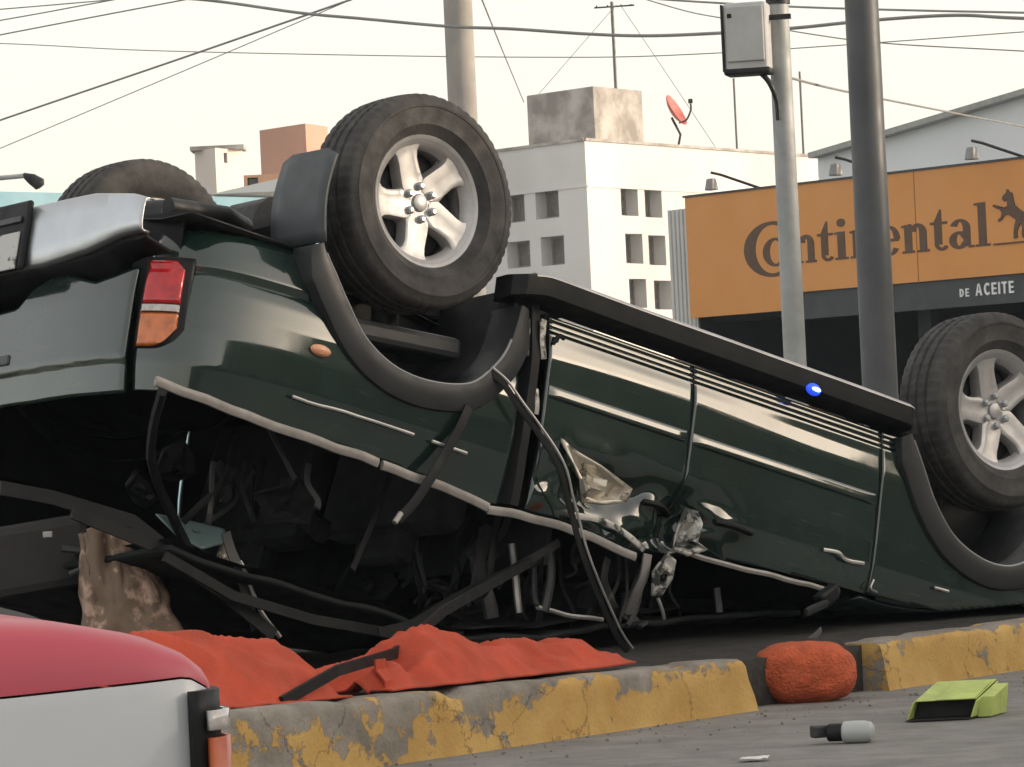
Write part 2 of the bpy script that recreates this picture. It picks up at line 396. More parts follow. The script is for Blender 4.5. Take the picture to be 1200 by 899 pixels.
flat_belt = lambda x: min(1.21, gz_(x, -.8) - .01) if x < .7 else min(interp(BELT, x), gz_(x, -.8) - .01)
for sign in (1, -1):
    dm = sign > 0
    zt = fbelt if dm else flat_belt
    side_panel('quarter_panel', s_y(.655), s_x(-.915), lambda x: interp([(-2.3, .70), (-2.2, .672), (-1.8, .64), (-1., .615)], x), zt, sign, QUAR, arch=ARCH_R, damage=False)
    d1 = side_panel('rear_door', s_x(-.805 if dm else -.90), s_x(-.1645), lambda x: .60, zt, sign, SIDE, damage=dm)
    d2 = side_panel('front_door', s_x(-.1575), s_x(.7385), lambda x: .60, zt, sign, SIDE, damage=dm)
    fe = side_panel('front_fender', s_x(.7455), s_x(2.02), lambda x: .60 if x < 1.75 else .66, zt, sign, SIDE, arch=ARCH_F, damage=False)
    # side moulding on the doors
    for own, x0, x1 in ((d1, -.79 if dm else -.885, -.178), (d2, -.147, .722)):
        rows = []
        for i in range(41):
            x = x0 + (x1 - x0) * i / 40
            o_ = dmg(x, .85) if dm else 0
            taper = min(1, i / 1.5, (40 - i) / 1.5)
            rows.append([(x, sign * (.884 + o_ + h * taper), z) for z, h in ((.834, .0), (.8365, .0035), (.845, .0047), (.855, .0061), (.864, .0075), (.868, .0072), (.872, .004), (.873, -.002))])
        MB().quadgrid(rows).build('side_moulding', paint, own, smooth=60)
    # pull handle in each door
    for own, x0 in ((d1, -.30), (d2, .52 if False else .0)):
        pts = [(x0 + .02 * i, sign * (.880 + dmg(x0 + .02 * i, 1.1) * dm + .012 * math.sin(math.pi * i / 8)), 1.10) for i in range(9)]
        MB().tube(pts, .011, 8, flat=1.6).build('door_handle', black, own, smooth=True)
# fender flares
flare_m = mat('fender flare plastic', (.022, .024, .026), .45, var=.25, scale=8, bump=.04, bscale=200)
lip_highlight_m = mat('flare lip highlight', (.30, .30, .30), .35, .3, var=.15)  # pale grey paints the highlight along the flare's inner edge
def flare(arch, sign, i0, i1):
    pl = [Vector((a, 0, b)) for a, b in arch][i0:i1]; rows = []
    c = Vector((sum(p.x for p in pl) / len(pl), 0, .62))
    for i, p in enumerate(pl):
        t = (pl[min(i + 1, len(pl) - 1)] - pl[max(i - 1, 0)]).normalized(); n = Vector((-t.z, 0, t.x))
        if n.dot(p - c) < 0: n = -n
        q = min(1, i / 5, (len(pl) - 1 - i) / 5) * .6 + .4
        yb = plan(s_x(p.x))[0].y
        row = []
        for w, y in ((-.004, yb - .12), (-.006, yb + .016), (-.004, yb + .021), (.002, yb + .023), (.03, yb + .021), (.058, yb + .016), (.070, yb + .011), (.073, yb + .003), (.073, yb - .08)):
            ww = w * (1.0 if w < .01 else q + .1)
            row.append((p.x + n.x * ww, sign * y, p.z + n.z * ww))
        rows.append(row)
    fl = MB().quadgrid(rows).build('fender_flare', flare_m, suv, smooth=40)
    MB().tube([Vector(r[2]).lerp(Vector(r[1]), .5) for r in rows[2:-6]], .0045, 6).build('flare_lip_highlight', lip_highlight_m, fl, smooth=True)
    return fl
for sign in (1, -1):
    flare(ARCH_R, sign, 5, len(ARCH_R) - 4); flare(ARCH_F, sign, 5, len(ARCH_F) - 6)
# wheel housings
for sign in (1, -1):
    for arch in (ARCH_R, ARCH_F):
        rows = []
        for x, z in arch:
            rows.append([(x, sign * y, z + .0 + .03 * (.86 - y)) for y in (.86, .80, .7, .55, .44)])
        o = MB().quadgrid(rows).build('wheel_housing', black, suv, smooth=60)
        cx = sum(a for a, b in arch) / len(arch)
        m = MB(); b = len(m.v); m.v += [(x, sign * .45, z + .012) for x, z in arch]; m.f.append(tuple(range(len(arch)))); m.build('inner_wing', black, suv)
        # strut and folded liner lip seen inside the well
    MB().box((-1.36, sign * .64, .80), (.62, .22, .07), Matrix.Rotation(.10, 3, 'Y')).build('liner_lip', plastic, suv, bevel=.02)
    MB().tube([(-1.30, sign * .60, .40), (-1.24, sign * .60, .92)], .045, 12).build('shock_absorber', steel_d, suv, smooth=True)
    MB().tube([(1.30, sign * .60, .40), (1.28, sign * .58, .92)], .05, 12).build('shock_absorber', steel_d, suv, smooth=True)

# wheels
def wheel(x, sign, phase, steer=0.):
    c = Vector((x, .77 if sign > 0 else -.68, .375))
    k_ = .945 if x < 0 else .965
    fr = Matrix.Translation(c) @ Matrix.Rotation(steer, 4, 'Z') @ Matrix.Diagonal((k_, sign * .95, k_, 1))
    m = MB()
    # outer rim ring and barrel
    m.revolve([(.150, -.10), (.190, -.11), (.215, -.115), (.2, -.09), (.19, .0), (.192, .045), (.205, .070), (.214, .076), (.222, .080), (.226, .076), (.227, .066), (.219, .055)], 96, fr)
    # ring that the spokes run into
    m.revolve([(.190, .012), (.180, .034), (.186, .050), (.196, .064), (.206, .071)], 96, fr)
    hubp = [(0.0005, .048), (.026, .048), (.029, .046), (.031, .038), (.06, .038), (.088, .036), (.092, .030), (.094, .0), (.085, -.03)]
    m.revolve(hubp, 72, fr)
    for k in range(5):
        th0 = phase + 2 * math.pi * k / 5; rows = []
        for i in range(15):
            t = i / 14; r = .040 + (.200 - .040) * t
            hw = interp([(0, .029), (.25, .056), (.45, .050), (.7, .046), (.88, .052), (1, .070)], t)
            sw = .10 * t ** 1.5
            ax = interp([(0, .041), (.3, .045), (.6, .052), (.85, .058), (1, .064)], t); row = []
            for u, h in ((-1, -.05), (-1, -.014), (-.9, -.002), (-.6, 0), (-.15, -.001), (.25, -.003), (.55, -.001), (.8, .0), (.95, -.004), (1.02, -.016), (1.02, -.05)):
                a = th0 + sw + u * hw / max(r, .05)
                row.append(fr @ Vector((r * math.cos(a), ax + h, r * math.sin(a))))
            rows.append(row)
        m.quadgrid(rows)
    w = m.build('wheel', alloy, suv, smooth=35)
    MB().revolve([(.02, -.02), (.16, -.02), (.186, -.03), (.186, -.09), (.02, -.09)], 48, fr).build('brake_disc', alloy_dark, w, smooth=30)
    for k in range(6):
        a = 2 * math.pi * (k + .3) / 6; p = Vector((.056 * math.cos(a), .037, .056 * math.sin(a)))
        q = MB().tube([fr @ p, fr @ (p + Vector((0, .018, 0))), fr @ (p + Vector((0, .022, 0)))], [.0125, .0125, .007], 6)
        q.build('lug_nut', chrome, w, smooth=30)
    prof = [(.205, -.075), (.222, -.082), (.235, -.098), (.262, -.116), (.30, -.127), (.33, -.128), (.352, -.12), (.366, -.108), (.372, -.092), (.3745, -.06), (.366, -.055), (.366, -.045), (.3755, -.04), (.3760, -.012), (.367, -.008), (.367, .008), (.3760, .012), (.3755, .04), (.366, .045), (.366, .055), (.3745, .06), (.372, .092), (.366, .108), (.352, .12), (.333, .1265), (.33, .1305), (.322, .1305), (.319, .1275), (.30, .127), (.268, .1175), (.262, .119), (.258, .1185), (.252, .112), (.235, .098), (.222, .084), (.207, .072)]
    N = 186
    def fn(k, j, r, y):
        y *= .90
        if r > .3735 and k % 3 == 0: r -= .004
        elif .36 < r <= .3735 and abs(y) > .08 and k % 3 == 0: r -= .004; y *= .993
        elif .34 < r < .36 and k % 6 < 2: y *= .992
        return (.222 + (r - .222) * .93 if r > .222 else r), y
    MB().revolve(prof, N, fr, fn).build('tyre', rubber, w, smooth=35)
    return w
ph = R(55)
wheel(-1.35, 1, R(-55 + 0), 0); wheel(1.35, 1, R(-50), R(2)); wheel(-1.35, -1, .4); wheel(1.35, -1, .8, R(2))

# running boards
for sign in (1, -1):
    rows = []
    for i in range(61):
        x = -1.0 + 1.875 * i / 60
        e = min(1, (x + 1.0) / .05 + .15, (.875 - x) / .07 + .12); e = math.sin(math.pi / 2 * max(0, min(1, e)))
        zo = .06 * sm(-.86, -1.02, x)
        bend = .012 * noise.noise(Vector((x * 1.7, 3, 1)))
        y0, y1 = .80, .80 + .125 * (.55 + .45 * e)
        row = []
        for y, z in ((y0, .500), (y1 - .03, .497), (y1 - .004, .499), (y1, .505), (y1, .54), (y1 - .002, .566), (y1 - .012, .571), (y0, .580)):
            row.append((x, sign * (y + bend), z + zo * .4))
        rows.append(row)
    m = MB().quadgrid(rows, closed_v=True); n = len(rows[0])
    m.f.append(tuple(range(n))); m.f.append(tuple(60 * n + k for k in range(n)))
    rb = m.build('running_board', black, suv, smooth=25)
    rows = [[(p[3][0], p[3][1] + sign * .0015 - sign * .036, p[1][2] - .004), (p[3][0], p[3][1] - sign * .010, p[1][2] - .0035), (p[3][0], p[3][1] + sign * .001, p[1][2] + .003), (p[3][0], p[3][1] + sign * .0025, p[1][2] + .010)] for p in rows[2:-1]]
    MB().quadgrid(rows).build('step_edge_trim', alu, rb, smooth=60)
    for x in (-.7, .1, .7): MB().box((x, sign * .72, .55), (.06, .2, .03)).build('bracket', steel_d, rb)

# tail: gate, lamps, bumper, plate
def tail_pt(y, z, out=0.):
    p, n = plan(s_y(abs(y))); off = out - smooth_tab([(.7, .02), (.8, .008), (.9, 0), (1.095, 0), (1.105, .008), (1.12, .01), (1.25, .03)], z)
    return (p.x + n.x * off, (p.y + n.y * off) * (1 if y >= 0 else -1), z)
low = lambda y: interp([(0, .90), (.1, .895), (.16, .84), (.28, .795), (.40, .83), (.475, .852), (.56, .835), (.645, .81)], abs(y))
rows = [[tail_pt(-.636 + 1.272 * i / 72, lerp(low(-.636 + 1.272 * i / 72), 1.20 + .006 * noise.noise(Vector((i * .11, 0, 0))), j / 34)) for j in range(35)] for i in range(73)]
tg = MB().quadgrid(rows).build('tailgate', paint, suv, smooth=35, solid=.02, solid_off=1)
hb = MB(); hb.box((-2.292, 0, 1.045), (.02, .26, .085)); hb.build('handle_recess', black, tg, bevel=.006)
MB().box((-2.305, 0, 1.06), (.02, .20, .035)).build('gate_handle', plastic, tg, bevel=.006)
# dark inner tail frame below the gate
rows = [[(-2.22 + .05 * (abs(y) / .7) ** 2, y, z) for z in (.62, .75, .9, 1.15)] for y in [-.72 + .06 * i for i in range(25)]]
MB().quadgrid(rows).build('tail_frame', black, suv, smooth=True)
red = mat('red lamp lens', (.55, .015, .02), .12, coat=.6, var=.25, scale=30)
amber = mat('amber lamp lens', (.62, .17, .045), .14, coat=.6, var=.3, scale=26)
clear = mat('clear lamp lens', (.55, .52, .5), .12, coat=.6, var=.3, scale=40)
for sign in (1, -1):
    def patch(name, m, za, zb, y0=.660, s_out=.768, out=.010, parent=None, round_=0.):
        sa, sb = s_y(y0), s_y(s_out); rows = []
        for i in range(19):
            s = lerp(sa, sb, i / 18); p, n = plan(s); row = []
            for j in range(13):
                z = lerp(za, zb, j / 12)
                if round_: z = min(z, zb - round_ * (max(0, i / 18 - .35) / .65) ** 2.4)
                if round_ == 0 and za < .86: z = max(z, za + .03 * max(0, i / 18 - .75) / .25)
                e = min(i, 18 - i, j, 12 - j)
                off = out - smooth_tab(QUAR, z) * .5 - (.006 if e == 0 else 0)
                row.append((p.x + n.x * off, sign * (p.y + n.y * off), z))
            rows.append(row)
        return MB().quadgrid(rows).build(name, m, parent or suv, smooth=50, solid=.01)
    tl = patch('tail_light', black, .775, 1.07, .648, .786, .004, None, .075)
    patch('stop_lens', red, .788, .926, parent=tl); patch('reverse_lens', clear, .928, .952, parent=tl); patch('turn_lens', amber, .954, 1.060, parent=tl, round_=.06)
    # side marker reflector
    MB().revolve([(.001, .012), (.02, .010), (.028, .004), (.03, -.004)], 20, Matrix.Translation((-1.715, sign * .886, .962)) @ Matrix.Diagonal((1.3, sign, .62, 1))).build('side_reflector', mat('peach reflector', (.75, .36, .2), .3, coat=.5), suv, smooth=True)
def bump_pt(y, q):
    a = abs(y); sgn = 1 if y >= 0 else -1
    x = -2.385 + .035 * (a / .6) ** 2 + .03 * sm(.70, .85, a)
    zt = interp([(0, .60), (.3, .595), (.5, .59), (.68, .61), (.8, .645), (.9, .66)], a)
    zb = interp([(0, .80), (.3, .80), (.5, .775), (.64, .74), (.75, .73), (.9, .728)], a)
    yy = min(a, .735) * sgn
    prof = [(.03, -.012), (.008, -.004), (0, .03), (-.004, .3), (-.004, .7), (0, .95), (.008, 1.0), (.03, 1.01)]
    dx, f = prof[q]; return (x + dx, yy, lerp(zt, zb, f))
rows = [[bump_pt(.735 * (i - 60) / 60, q) for q in range(8)] for i in range(121)]
bu = MB().quadgrid(rows).build('rear_bumper', chrome, suv, smooth=50, solid=.006)
rows = []
for i in range(61):
    y = .725 * (i - 30) / 30; p = bump_pt(y, 6); zg = low(min(abs(y), .64)); yy = max(-.80, min(.80, p[1]))
    rows.append([(p[0] + .02, p[1], p[2] + .002), (lerp(p[0], -2.25, .35), lerp(p[1], yy, .5), p[2] + .012), (-2.235 + .05 * sm(.6, .8, abs(y)), yy, max(p[2] + .02, min(zg + .02, .87)) if abs(y) < .58 else p[2] + .035)])
MB().quadgrid(rows).build('bumper_step', black, bu, smooth=30, solid=.01)
MB().box((-2.394, 0, .695), (.02, .45, .225)).build('plate_recess', black, bu, bevel=.01)
plate_m = mat('number plate', (.55, .55, .52), .5, base2=(.1, .1, .1), thr=(.56, .62), scale=26)
MB().box((-2.407, .02, .745), (.006, .36, .12)).build('number_plate', plate_m, bu, bevel=.004)
MB().box((-2.409, .02, .645), (.006, .36, .02)).build('plate_lamp', plastic, bu, bevel=.004)


# mud flaps
for sign in (1, -1):
    for x in (-1.80, .86):
        rows = [[(x - .02 * math.sin(math.pi * j / 8) + .01 * (i / 6), sign * lerp(.675, .925, i / 6), lerp(.335 + (.02 if i in (0, 6) else 0), .64, j / 8)) for j in range(9)] for i in range(7)]
        if x < 0: MB().quadgrid(rows).build('mud_flap', mat('mud flap rubber', (.06, .068, .075), .5, var=.2), suv, smooth=True, solid=.012)

# underside
fp = MB(); rows = []
for i in range(45):
    x = -2.2 + 4.2 * i / 44
    rows.append([(x, y, .62 + (.03 if abs(y) > .5 else 0) + (.10 if abs(y) < .14 else 0) + .012 * math.sin(x * 18) * (abs(y) < .6)) for y in [-.80 + .08 * j for j in range(21)]])
arch_hole = lambda i, j: not ((-1.80 < rows[i][0][0] < -.97 or .83 < rows[i][0][0] < 1.75) and abs(rows[i][j][1]) > .42)
fp.quadgrid(rows, keep=arch_hole).build('floor_pan', steel_d, suv, smooth=30, solid=.006)
MB().tube([(-1.35, -.66, .375), (-1.35, -.15, .375), (-1.35, -.10, .375), (-1.35, .1, .375), (-1.35, .15, .375), (-1.35, .66, .375)], [.04, .04, .12, .12, .04, .04], 16).build('rear_axle', steel_d, suv, smooth=True)
for y in (-.45, .45):
    MB().box((-.1, y, .575), (3.9, .07, .08)).build('chassis_rail', steel_d, suv, bevel=.006)
    MB().tube([(-1.35 + .07 * math.cos(t * .5), y + .07 * math.sin(t * .5), .42 + .0016 * t) for t in range(0, 88)], .009, 6).build('coil_spring', steel_d, suv, smooth=True)
MB().tube([(-1.75, -.30, .53), (-1.78, .30, .53)], .10, 18, flat=.75).build('muffler', steel_d, suv, smooth=True)
MB().tube([(-1.76, .32, .55), (-1.80, .52, .54), (-1.95, .62, .56), (-2.18, .64, .60)], .028, 10).build('tail_pipe', steel_d, suv, smooth=True)
MB().box((-.55, -.2, .53), (.9, .42, .16)).build('fuel_tank', steel_d, suv, bevel=.03)
MB().tube([(-1.3, 0, .42), (.3, 0, .55)], .035, 12).build('drive_shaft', steel_d, suv, smooth=True)
MB().box((.75, 0, .55), (.9, .4, .2)).build('gearbox', steel_d, suv, bevel=.05)
MB().tube([(-1.85, -.35, .50), (-1.98, -.05, .49), (-1.9, .30, .50)], .05, 12).build('spare_carrier', steel_d, suv, smooth=True)
for s_ in (1, -1): MB().tube([(1.35, s_ * .66, .375), (1.3, s_ * .2, .45)], .035, 10).build('control_arm', steel_d, suv, smooth=True)

# crushed greenhouse: roof flattened on the soil
def roof_z(x, y):
    z = 1.70 - .02 * (x + .9) ** 2 - .03 * (y / .65) ** 2
    lim = gz_(x, y) - .012
    cr = .035 * noise.noise(Vector((x * 3, y * 3, 1.))) + .018 * noise.noise(Vector((x * 8, y * 8, 3.)))
    return min(z, lim - .03) + cr * (.35 + .65 * sm(-1.6, -.8, x))
rows = []
for i in range(70):
    x = -2.02 + 2.65 * i / 69
    rows.append([(x + .05 * (1 - (y / .68) ** 2) * (1 if i < 3 else 0) * -1, y, min(roof_z(x, y), gz_(x, y) - .008)) for y in [-.68 + 1.36 * j / 40 for j in range(41)]])
MB().quadgrid(rows).build('roof', mat('scraped roof', (.014, .018, .017), .7, var=.4, scale=6, spec=.2), suv, smooth=30, solid=.018)
rows = [[(x * .985 - .01, y * .95, min(roof_z(x, y), gz_(x, y)) - .045) for x, y, z in r] for r in rows]
MB().quadgrid(rows).build('headliner', cloth_in, suv, smooth=True)
# far side of the cabin: door frames and dark glass folded down onto the roof
rows = []
for i in range(48):
    x = -2.26 + 2.91 * i / 47; zb = flat_belt(x) - .01; ztop = min(roof_z(x, -.66) - .0, gz_(x, -.7) - .01)
    rows.append([(x + .02 * t, -(.845 - .19 * t) + .015 * noise.noise(Vector((x * 5, t * 3, 8))), lerp(zb, max(ztop, zb), t)) for t in (0, .15, .3, .5, .7, .85, 1)])
MB().quadgrid(rows).build('far_side_frame', black, suv, smooth=True, solid=.01)
# near side pillars
def bar(name, pts, w, m=black, flat=.45, k=5, upv=None, n=6):
    p = catmull(pts, k)
    if k > 1 and len(p) > 6: p = [q + Vector((noise.noise(q * 9), noise.noise(q * 9 + Vector((5, 0, 0))), noise.noise(q * 9 + Vector((0, 5, 0))))) * .006 for q in p]
    return MB().tube(p, w, n, flat=flat, upv=upv).build(name, m, suv, smooth=35)
bar('rear_pillar', [(-2.20, .78, 1.20), (-2.08, .60, 1.36), (-1.85, .45, 1.50), (-1.70, .40, 1.60)], .03, black, .5)
bar('rear_pillar', [(-2.22, -.80, 1.19), (-2.15, -.74, 1.45), (-2.06, -.66, 1.70)], .11, black, .5)
bar('roof_rail', [(-2.03, .67, 1.66), (-1.75, .66, 1.72), (-1.45, .68, 1.73), (-1.1, .66, 1.70), (-.8, .62, 1.64)], .022, black, .4, k=1, n=4)
bar('gate_frame', [(-2.48, .42, 1.535), (-2.32, .46, 1.53), (-2.06, .52, 1.548), (-1.83, .52, 1.635), (-1.60, .54, 1.69)], .03, black, .3, k=1, n=4)
bar('gate_frame', [(-2.32, .58, 1.585), (-2.02, .6, 1.62), (-1.75, .62, 1.715), (-1.56, .64, 1.80)], .028, black, .3, k=1, n=4)
bar('seat_belt', [(-1.764, .6, 1.52), (-1.671, .6, 1.675), (-1.60, .6, 1.79)], .022, plastic, .2)
bar('seat_belt', [(-1.70, .6, 1.60), (-1.604, .62, 1.74), (-1.53, .63, 1.80)], .007, alu, 1)
bar('window_strut', [(-1.735, .70, 1.19), (-1.651, .7, 1.276), (-1.606, .7, 1.319)], .010, plastic, .5)
bar('belt_moulding', [(-2.285, .858, 1.200), (-2.1, .862, 1.212), (-1.835, .868, 1.228), (-1.55, .872, 1.238), (-1.43, .874, 1.245)], .017, beltm, .5, upv=(0, 0, 1))
bar('belt_moulding', [(-1.415, .875, 1.247), (-1.236, .877, 1.255), (-1.10, .876, 1.262), (-.97, .872, 1.277)], .017, beltm, .5, upv=(0, 0, 1))
bar('belt_moulding', [(-.975, .875, 1.285), (-.8, .872, 1.268), (-.64, .865, 1.264), (-.48, .86, 1.27), (-.317, .86, 1.288)], .016, beltm, .5, upv=(0, 0, 1))
bar('belt_moulding', [(-.08, .866, 1.228), (.1, .872, 1.225), (.3, .872, 1.215), (.56, .866, 1.204)], .010, beltm, .6, upv=(0, 0, 1))
bar('quarter_highlight', [(-1.80, .8885, 1.128), (-1.6, .8915, 1.128), (-1.32, .8925, 1.13)], .0055, alu, .6)  # bright metal strips draw the highlight line of the quarter moulding
bar('quarter_highlight', [(-1.245, .8925, 1.132), (-1.10, .8925, 1.136)], .006, alu, .6)
ws = [(-1.065, .90, .856), (-1.013, .915, .887), (-.929, .925, .955), (-.814, .93, 1.038), (-.724, .93, 1.142), (-.62, .93, 1.327), (-.527, .92, 1.445), (-.417, .90, 1.547), (-.321, .88, 1.60)]
bar('door_seal', ws, .012, black, .4)
bar('door_seal_edge', [(x + .012, y + .010, z - .010) for x, y, z in ws], .0045, alu, .8)
bar('loose_door_frame', [(-.599, .8, 1.301), (-.78, .8, 1.431), (-1.0, .8, 1.57), (-1.16, .8, 1.69), (-1.30, .82, 1.745)], .019, black, .35, k=1, n=4)
bar('grab_strap', [(-1.127, .905, .996), (-1.199, .915, 1.157), (-1.278, .91, 1.312), (-1.349, .90, 1.41)], .018, black, .3)
MB().tube([(-1.34, .905, 1.385), (-1.36, .905, 1.42)], .010, 8).build('strap_buckle', alu, suv)
# lock pillar between quarter panel and rear door
bar('lock_pillar', [(-.868, .80, .56), (-.862, .83, .72), (-.856, .835, .95), (-.86, .82, 1.24)], .055, black, .6, upv=(0, 1, 0))
bar('pillar_flange', [(-.905, .874, .645), (-.897, .878, .70), (-.892, .876, .765)], .007, white_p, .5)
bar('pillar_flange', [(-.845, .878, .63), (-.842, .882, .69), (-.832, .882, .735), (-.826, .88, .76)], .013, white_p, .3, upv=(1, 0, 0))
bar('pillar_flange', [(-.838, .876, .86), (-.828, .88, .91), (-.825, .878, .94)], .010, white_p, .35, upv=(1, 0, 0))
bar('lock_striker', [(-.80, .885, .70), (-.78, .89, .67), (-.755, .888, .672)], .008, black, 1)
def shard(name, pts, m, t=.006, crumple=.01):
    c = sum((Vector(p) for p in pts), Vector()) / len(pts); mb = MB(); n = len(pts)
    ring = [Vector(p) for p in pts]; rows = []
    for f in (1, .85, .7, .55, .4, .25, .1):
        rows.append([(lambda q: q + Vector((.3 * crumple * noise.noise(q * 11), crumple * noise.noise(q * 8 + Vector((f * 2, 3, 0))), .3 * crumple * noise.noise(q * 11 + Vector((0, 7, 0))))))(c.lerp(p, f)) for p in ring])
    k0 = len(mb.v)
    mb.v += [tuple(p) for p in rows[-1]]; mb.f.append(tuple(range(k0, k0 + n)))
    return mb.quadgrid(rows, closed_v=True).build(name, m, suv, smooth=30, solid=t)
shard('torn_metal', [(-.724, .893, .975), (-.70, .90, .99), (-.66, .905, 1.025), (-.56, .905, 1.05), (-.431, .90, 1.094), (-.428, .885, 1.136), (-.5, .885, 1.155), (-.581, .89, 1.17), (-.64, .90, 1.12), (-.67, .90, 1.06)], cream_p, crumple=.05)
shard('torn_metal', [(-.15, .89, 1.09), (-.09, .895, 1.09), (-.085, .90, 1.13), (-.10, .90, 1.19), (-.06, .895, 1.21), (-.12, .90, 1.24), (-.2, .90, 1.245), (-.19, .90, 1.18)], white_p, crumple=.06)
shard('torn_metal', [(-.21, .89, 1.25), (-.165, .89, 1.265), (-.165, .88, 1.33), (-.185, .87, 1.40), (-.235, .87, 1.40), (-.255, .88, 1.33)], white_p, crumple=.04)
bar('door_pillar', [(-.275, .87, 1.27), (-.27, .86, 1.34), (-.275, .84, 1.40), (-.26, .80, 1.46)], .020, alu, .35)
bar('door_pillar', [(-.20, .86, 1.40), (-.175, .86, 1.434), (-.155, .85, 1.458)], .006, alu, 1)
bar('torn_sill', [(-.66, .86, 1.22), (-.5, .87, 1.21), (-.38, .868, 1.225), (-.29, .865, 1.26)], .012, white_p, .5)
bar('broken_frame', [(-.722, .6, 1.269), (-.757, .6, 1.39), (-.688, .6, 1.51), (-.67, .6, 1.55)], .03, plastic, .5)
bar('broken_frame', [(-.666, .65, 1.31), (-.626, .65, 1.44), (-.60, .65, 1.52)], .014, alu, .6)
bar('broken_frame', [(-.546, .7, 1.29), (-.531, .7, 1.42), (-.536, .7, 1.51)], .018, plastic, .6)
bar('broken_frame', [(-.57, .7, 1.50), (-.45, .7, 1.50), (-.30, .72, 1.485)], .008, alu, .8)
bar('broken_frame', [(.158, .75, 1.28), (.17, .75, 1.32), (.18, .75, 1.36)], .016, plastic, .5)
rnd = random.Random(3)
grime = mat('grimy grey trim', (.038, .041, .044), .6, var=.4, scale=15)
for k in range(52):
    x = rnd.uniform(-1.0, -.05) if k < 26 else rnd.uniform(-2.0, .5); y = rnd.uniform(.30, .74); z = rnd.uniform(1.19, 1.30); L_ = rnd.uniform(.10, .34)
    zmax = gz_(x, y) - .05
    if zmax < z + .06: continue
    dx = rnd.gauss(0, .09)
    bar('hanging_trim', [(x, y, z), (x + dx * .3 + rnd.uniform(-.03, .03), y, min(z + L_ * .45, zmax)), (x + dx * .8 + rnd.uniform(-.03, .03), y, min(z + L_ * .8, zmax)), (x + dx, y + rnd.uniform(-.05, .05), min(z + L_, zmax))], rnd.uniform(.004, .018), (black, grime, black, grime, plastic, grime)[k % 6 if k % 12 < 6 else k % 5], rnd.uniform(.15, .5), k=3)
for k in range(11):
    x = rnd.uniform(-1.95, .25); y = rnd.uniform(.15, .66); zm = gz_(x, y) - .06; z = rnd.uniform(1.28, max(1.3, min(1.66, zm)))
    if z > zm: continue
    r_ = rnd.uniform(.05, .14); n_ = rnd.randint(7, 11); tilt = rnd.uniform(-.8, .8)
    pts = []
    for q in range(n_):
        a = 2 * math.pi * q / n_; rr_ = r_ * rnd.uniform(.5, 1.2); pts.append((x + rr_ * math.cos(a), y + rr_ * math.sin(a) * math.sin(tilt), min(z + rr_ * math.sin(a) * math.cos(tilt), gz_(x, y) - .02)))
    shard('crumpled_panel', pts, (black, cloth_in)[k % 2], .006, .09)
bar('mirror_arm', [(.60, .88, 1.20), (.52, .93, 1.25), (.45, .95, 1.29), (.38, .96, 1.33)], .016, plastic, .5)
MB().box((.50, .93, 1.245), (.11, .05, .06), Matrix.Rotation(.7, 3, 'Y'), (.7, .7)).build('door_mirror', black, suv, bevel=.015)
bar('scratch_trim', [(.495, .894, 1.083), (.56, .899, 1.080), (.60, .897, 1.092), (.69, .893, 1.088)], .007, alu, .5)
bar('bonnet_catch', [(.744, .892, 1.132), (.73, .895, 1.165), (.765, .893, 1.172)], .004, alu, 1)
bar('wing_clip', [(1.05, .89, 1.09), (1.12, .89, 1.088)], .006, alu, .6)
# glass remains
shard('glass_shard', [(-1.891, .4, 1.475), (-1.787, .4, 1.467), (-1.643, .42, 1.466), (-1.623, .44, 1.503), (-1.728, .44, 1.554), (-1.809, .42, 1.532)], mat('greenish glass', (.18, .26, .26), .1, coat=.3), crumple=.0)
shard('bright_gap_shard', [(-1.57, .3, 1.497), (-1.53, .3, 1.474), (-1.50, .3, 1.53), (-1.516, .3, 1.595), (-1.577, .3, 1.553)], cream_p, crumple=.02)  # pale shard stands in for a bright gap through the cabin
# seats, hanging from the floor
def seat(x, y, w):
    s = MB(); s.box((x, y, .80), (.5, w, .16)); s.build('seat_cushion', cloth_in, suv, bevel=.05)
    MB().box((x - .26, y, 1.08), (.14, w, .5), Matrix.Rotation(-.15, 3, 'Y')).build('seat_back', cloth_in, suv, bevel=.05)
    MB().box((x - .30, y, 1.36), (.09, .24, .13), Matrix.Rotation(-.15, 3, 'Y')).build('head_restraint', cloth_in, suv, bevel=.035)
for y in (.38, -.38): seat(.15, y, .5)
seat(-.65, .36, .62); seat(-.65, -.36, .62)
MB().box((-.60, 0, 1.02), (.02, 1.5, .7)).build('cabin_divider', cloth_in, suv)
MB().box((.82, 0, 1.0), (.25, 1.5, .36)).build('dashboard', black, suv, bevel=.05)
# bonnet, nose
rows = []
for i in range(34):
    x = .74 + 1.38 * i / 33; hw = plan(s_x(min(x, 2.0)))[0].y - .04 if x < 1.98 else .62 - (x - 1.98) * .6
    rows.append([(x, hw * (j - 12) / 12, min(interp(BELT, x) + .05 * (1 - ((j - 12) / 12) ** 2) + .02 * noise.noise(Vector((x * 3, j * .3, 4))), gz_(x, hw * (j - 12) / 12) - .012)) for j in range(25)])
MB().quadgrid(rows).build('bonnet', paint, suv, smooth=35, solid=.015)
rows = [[(plan(s_x(2.0) + .02 + i * .05)[0].x, plan(s_x(2.0) + .02 + i * .05)[0].y, z) for z in (.75, .85, .98)] for i in range(13)]
rows = [[(p[0], -p[1], p[2]) for p in r] for r in rows] + rows[::-1]
MB().quadgrid(rows).build('grille', black, suv, smooth=True, solid=.02)
for sign in (1, -1):
    MB().box((2.06, sign * .58, .90), (.12, .30, .14), Matrix.Rotation(-sign * .5, 3, 'Z')).build('headlight', clear, suv, bevel=.02)
rows = [[(lerp(2.20, 1.93, (abs(i - 12) / 12) ** 3), .86 * (i - 12) / 12, z) for z in (.48, .52, .72, .76)] for i in range(25)]
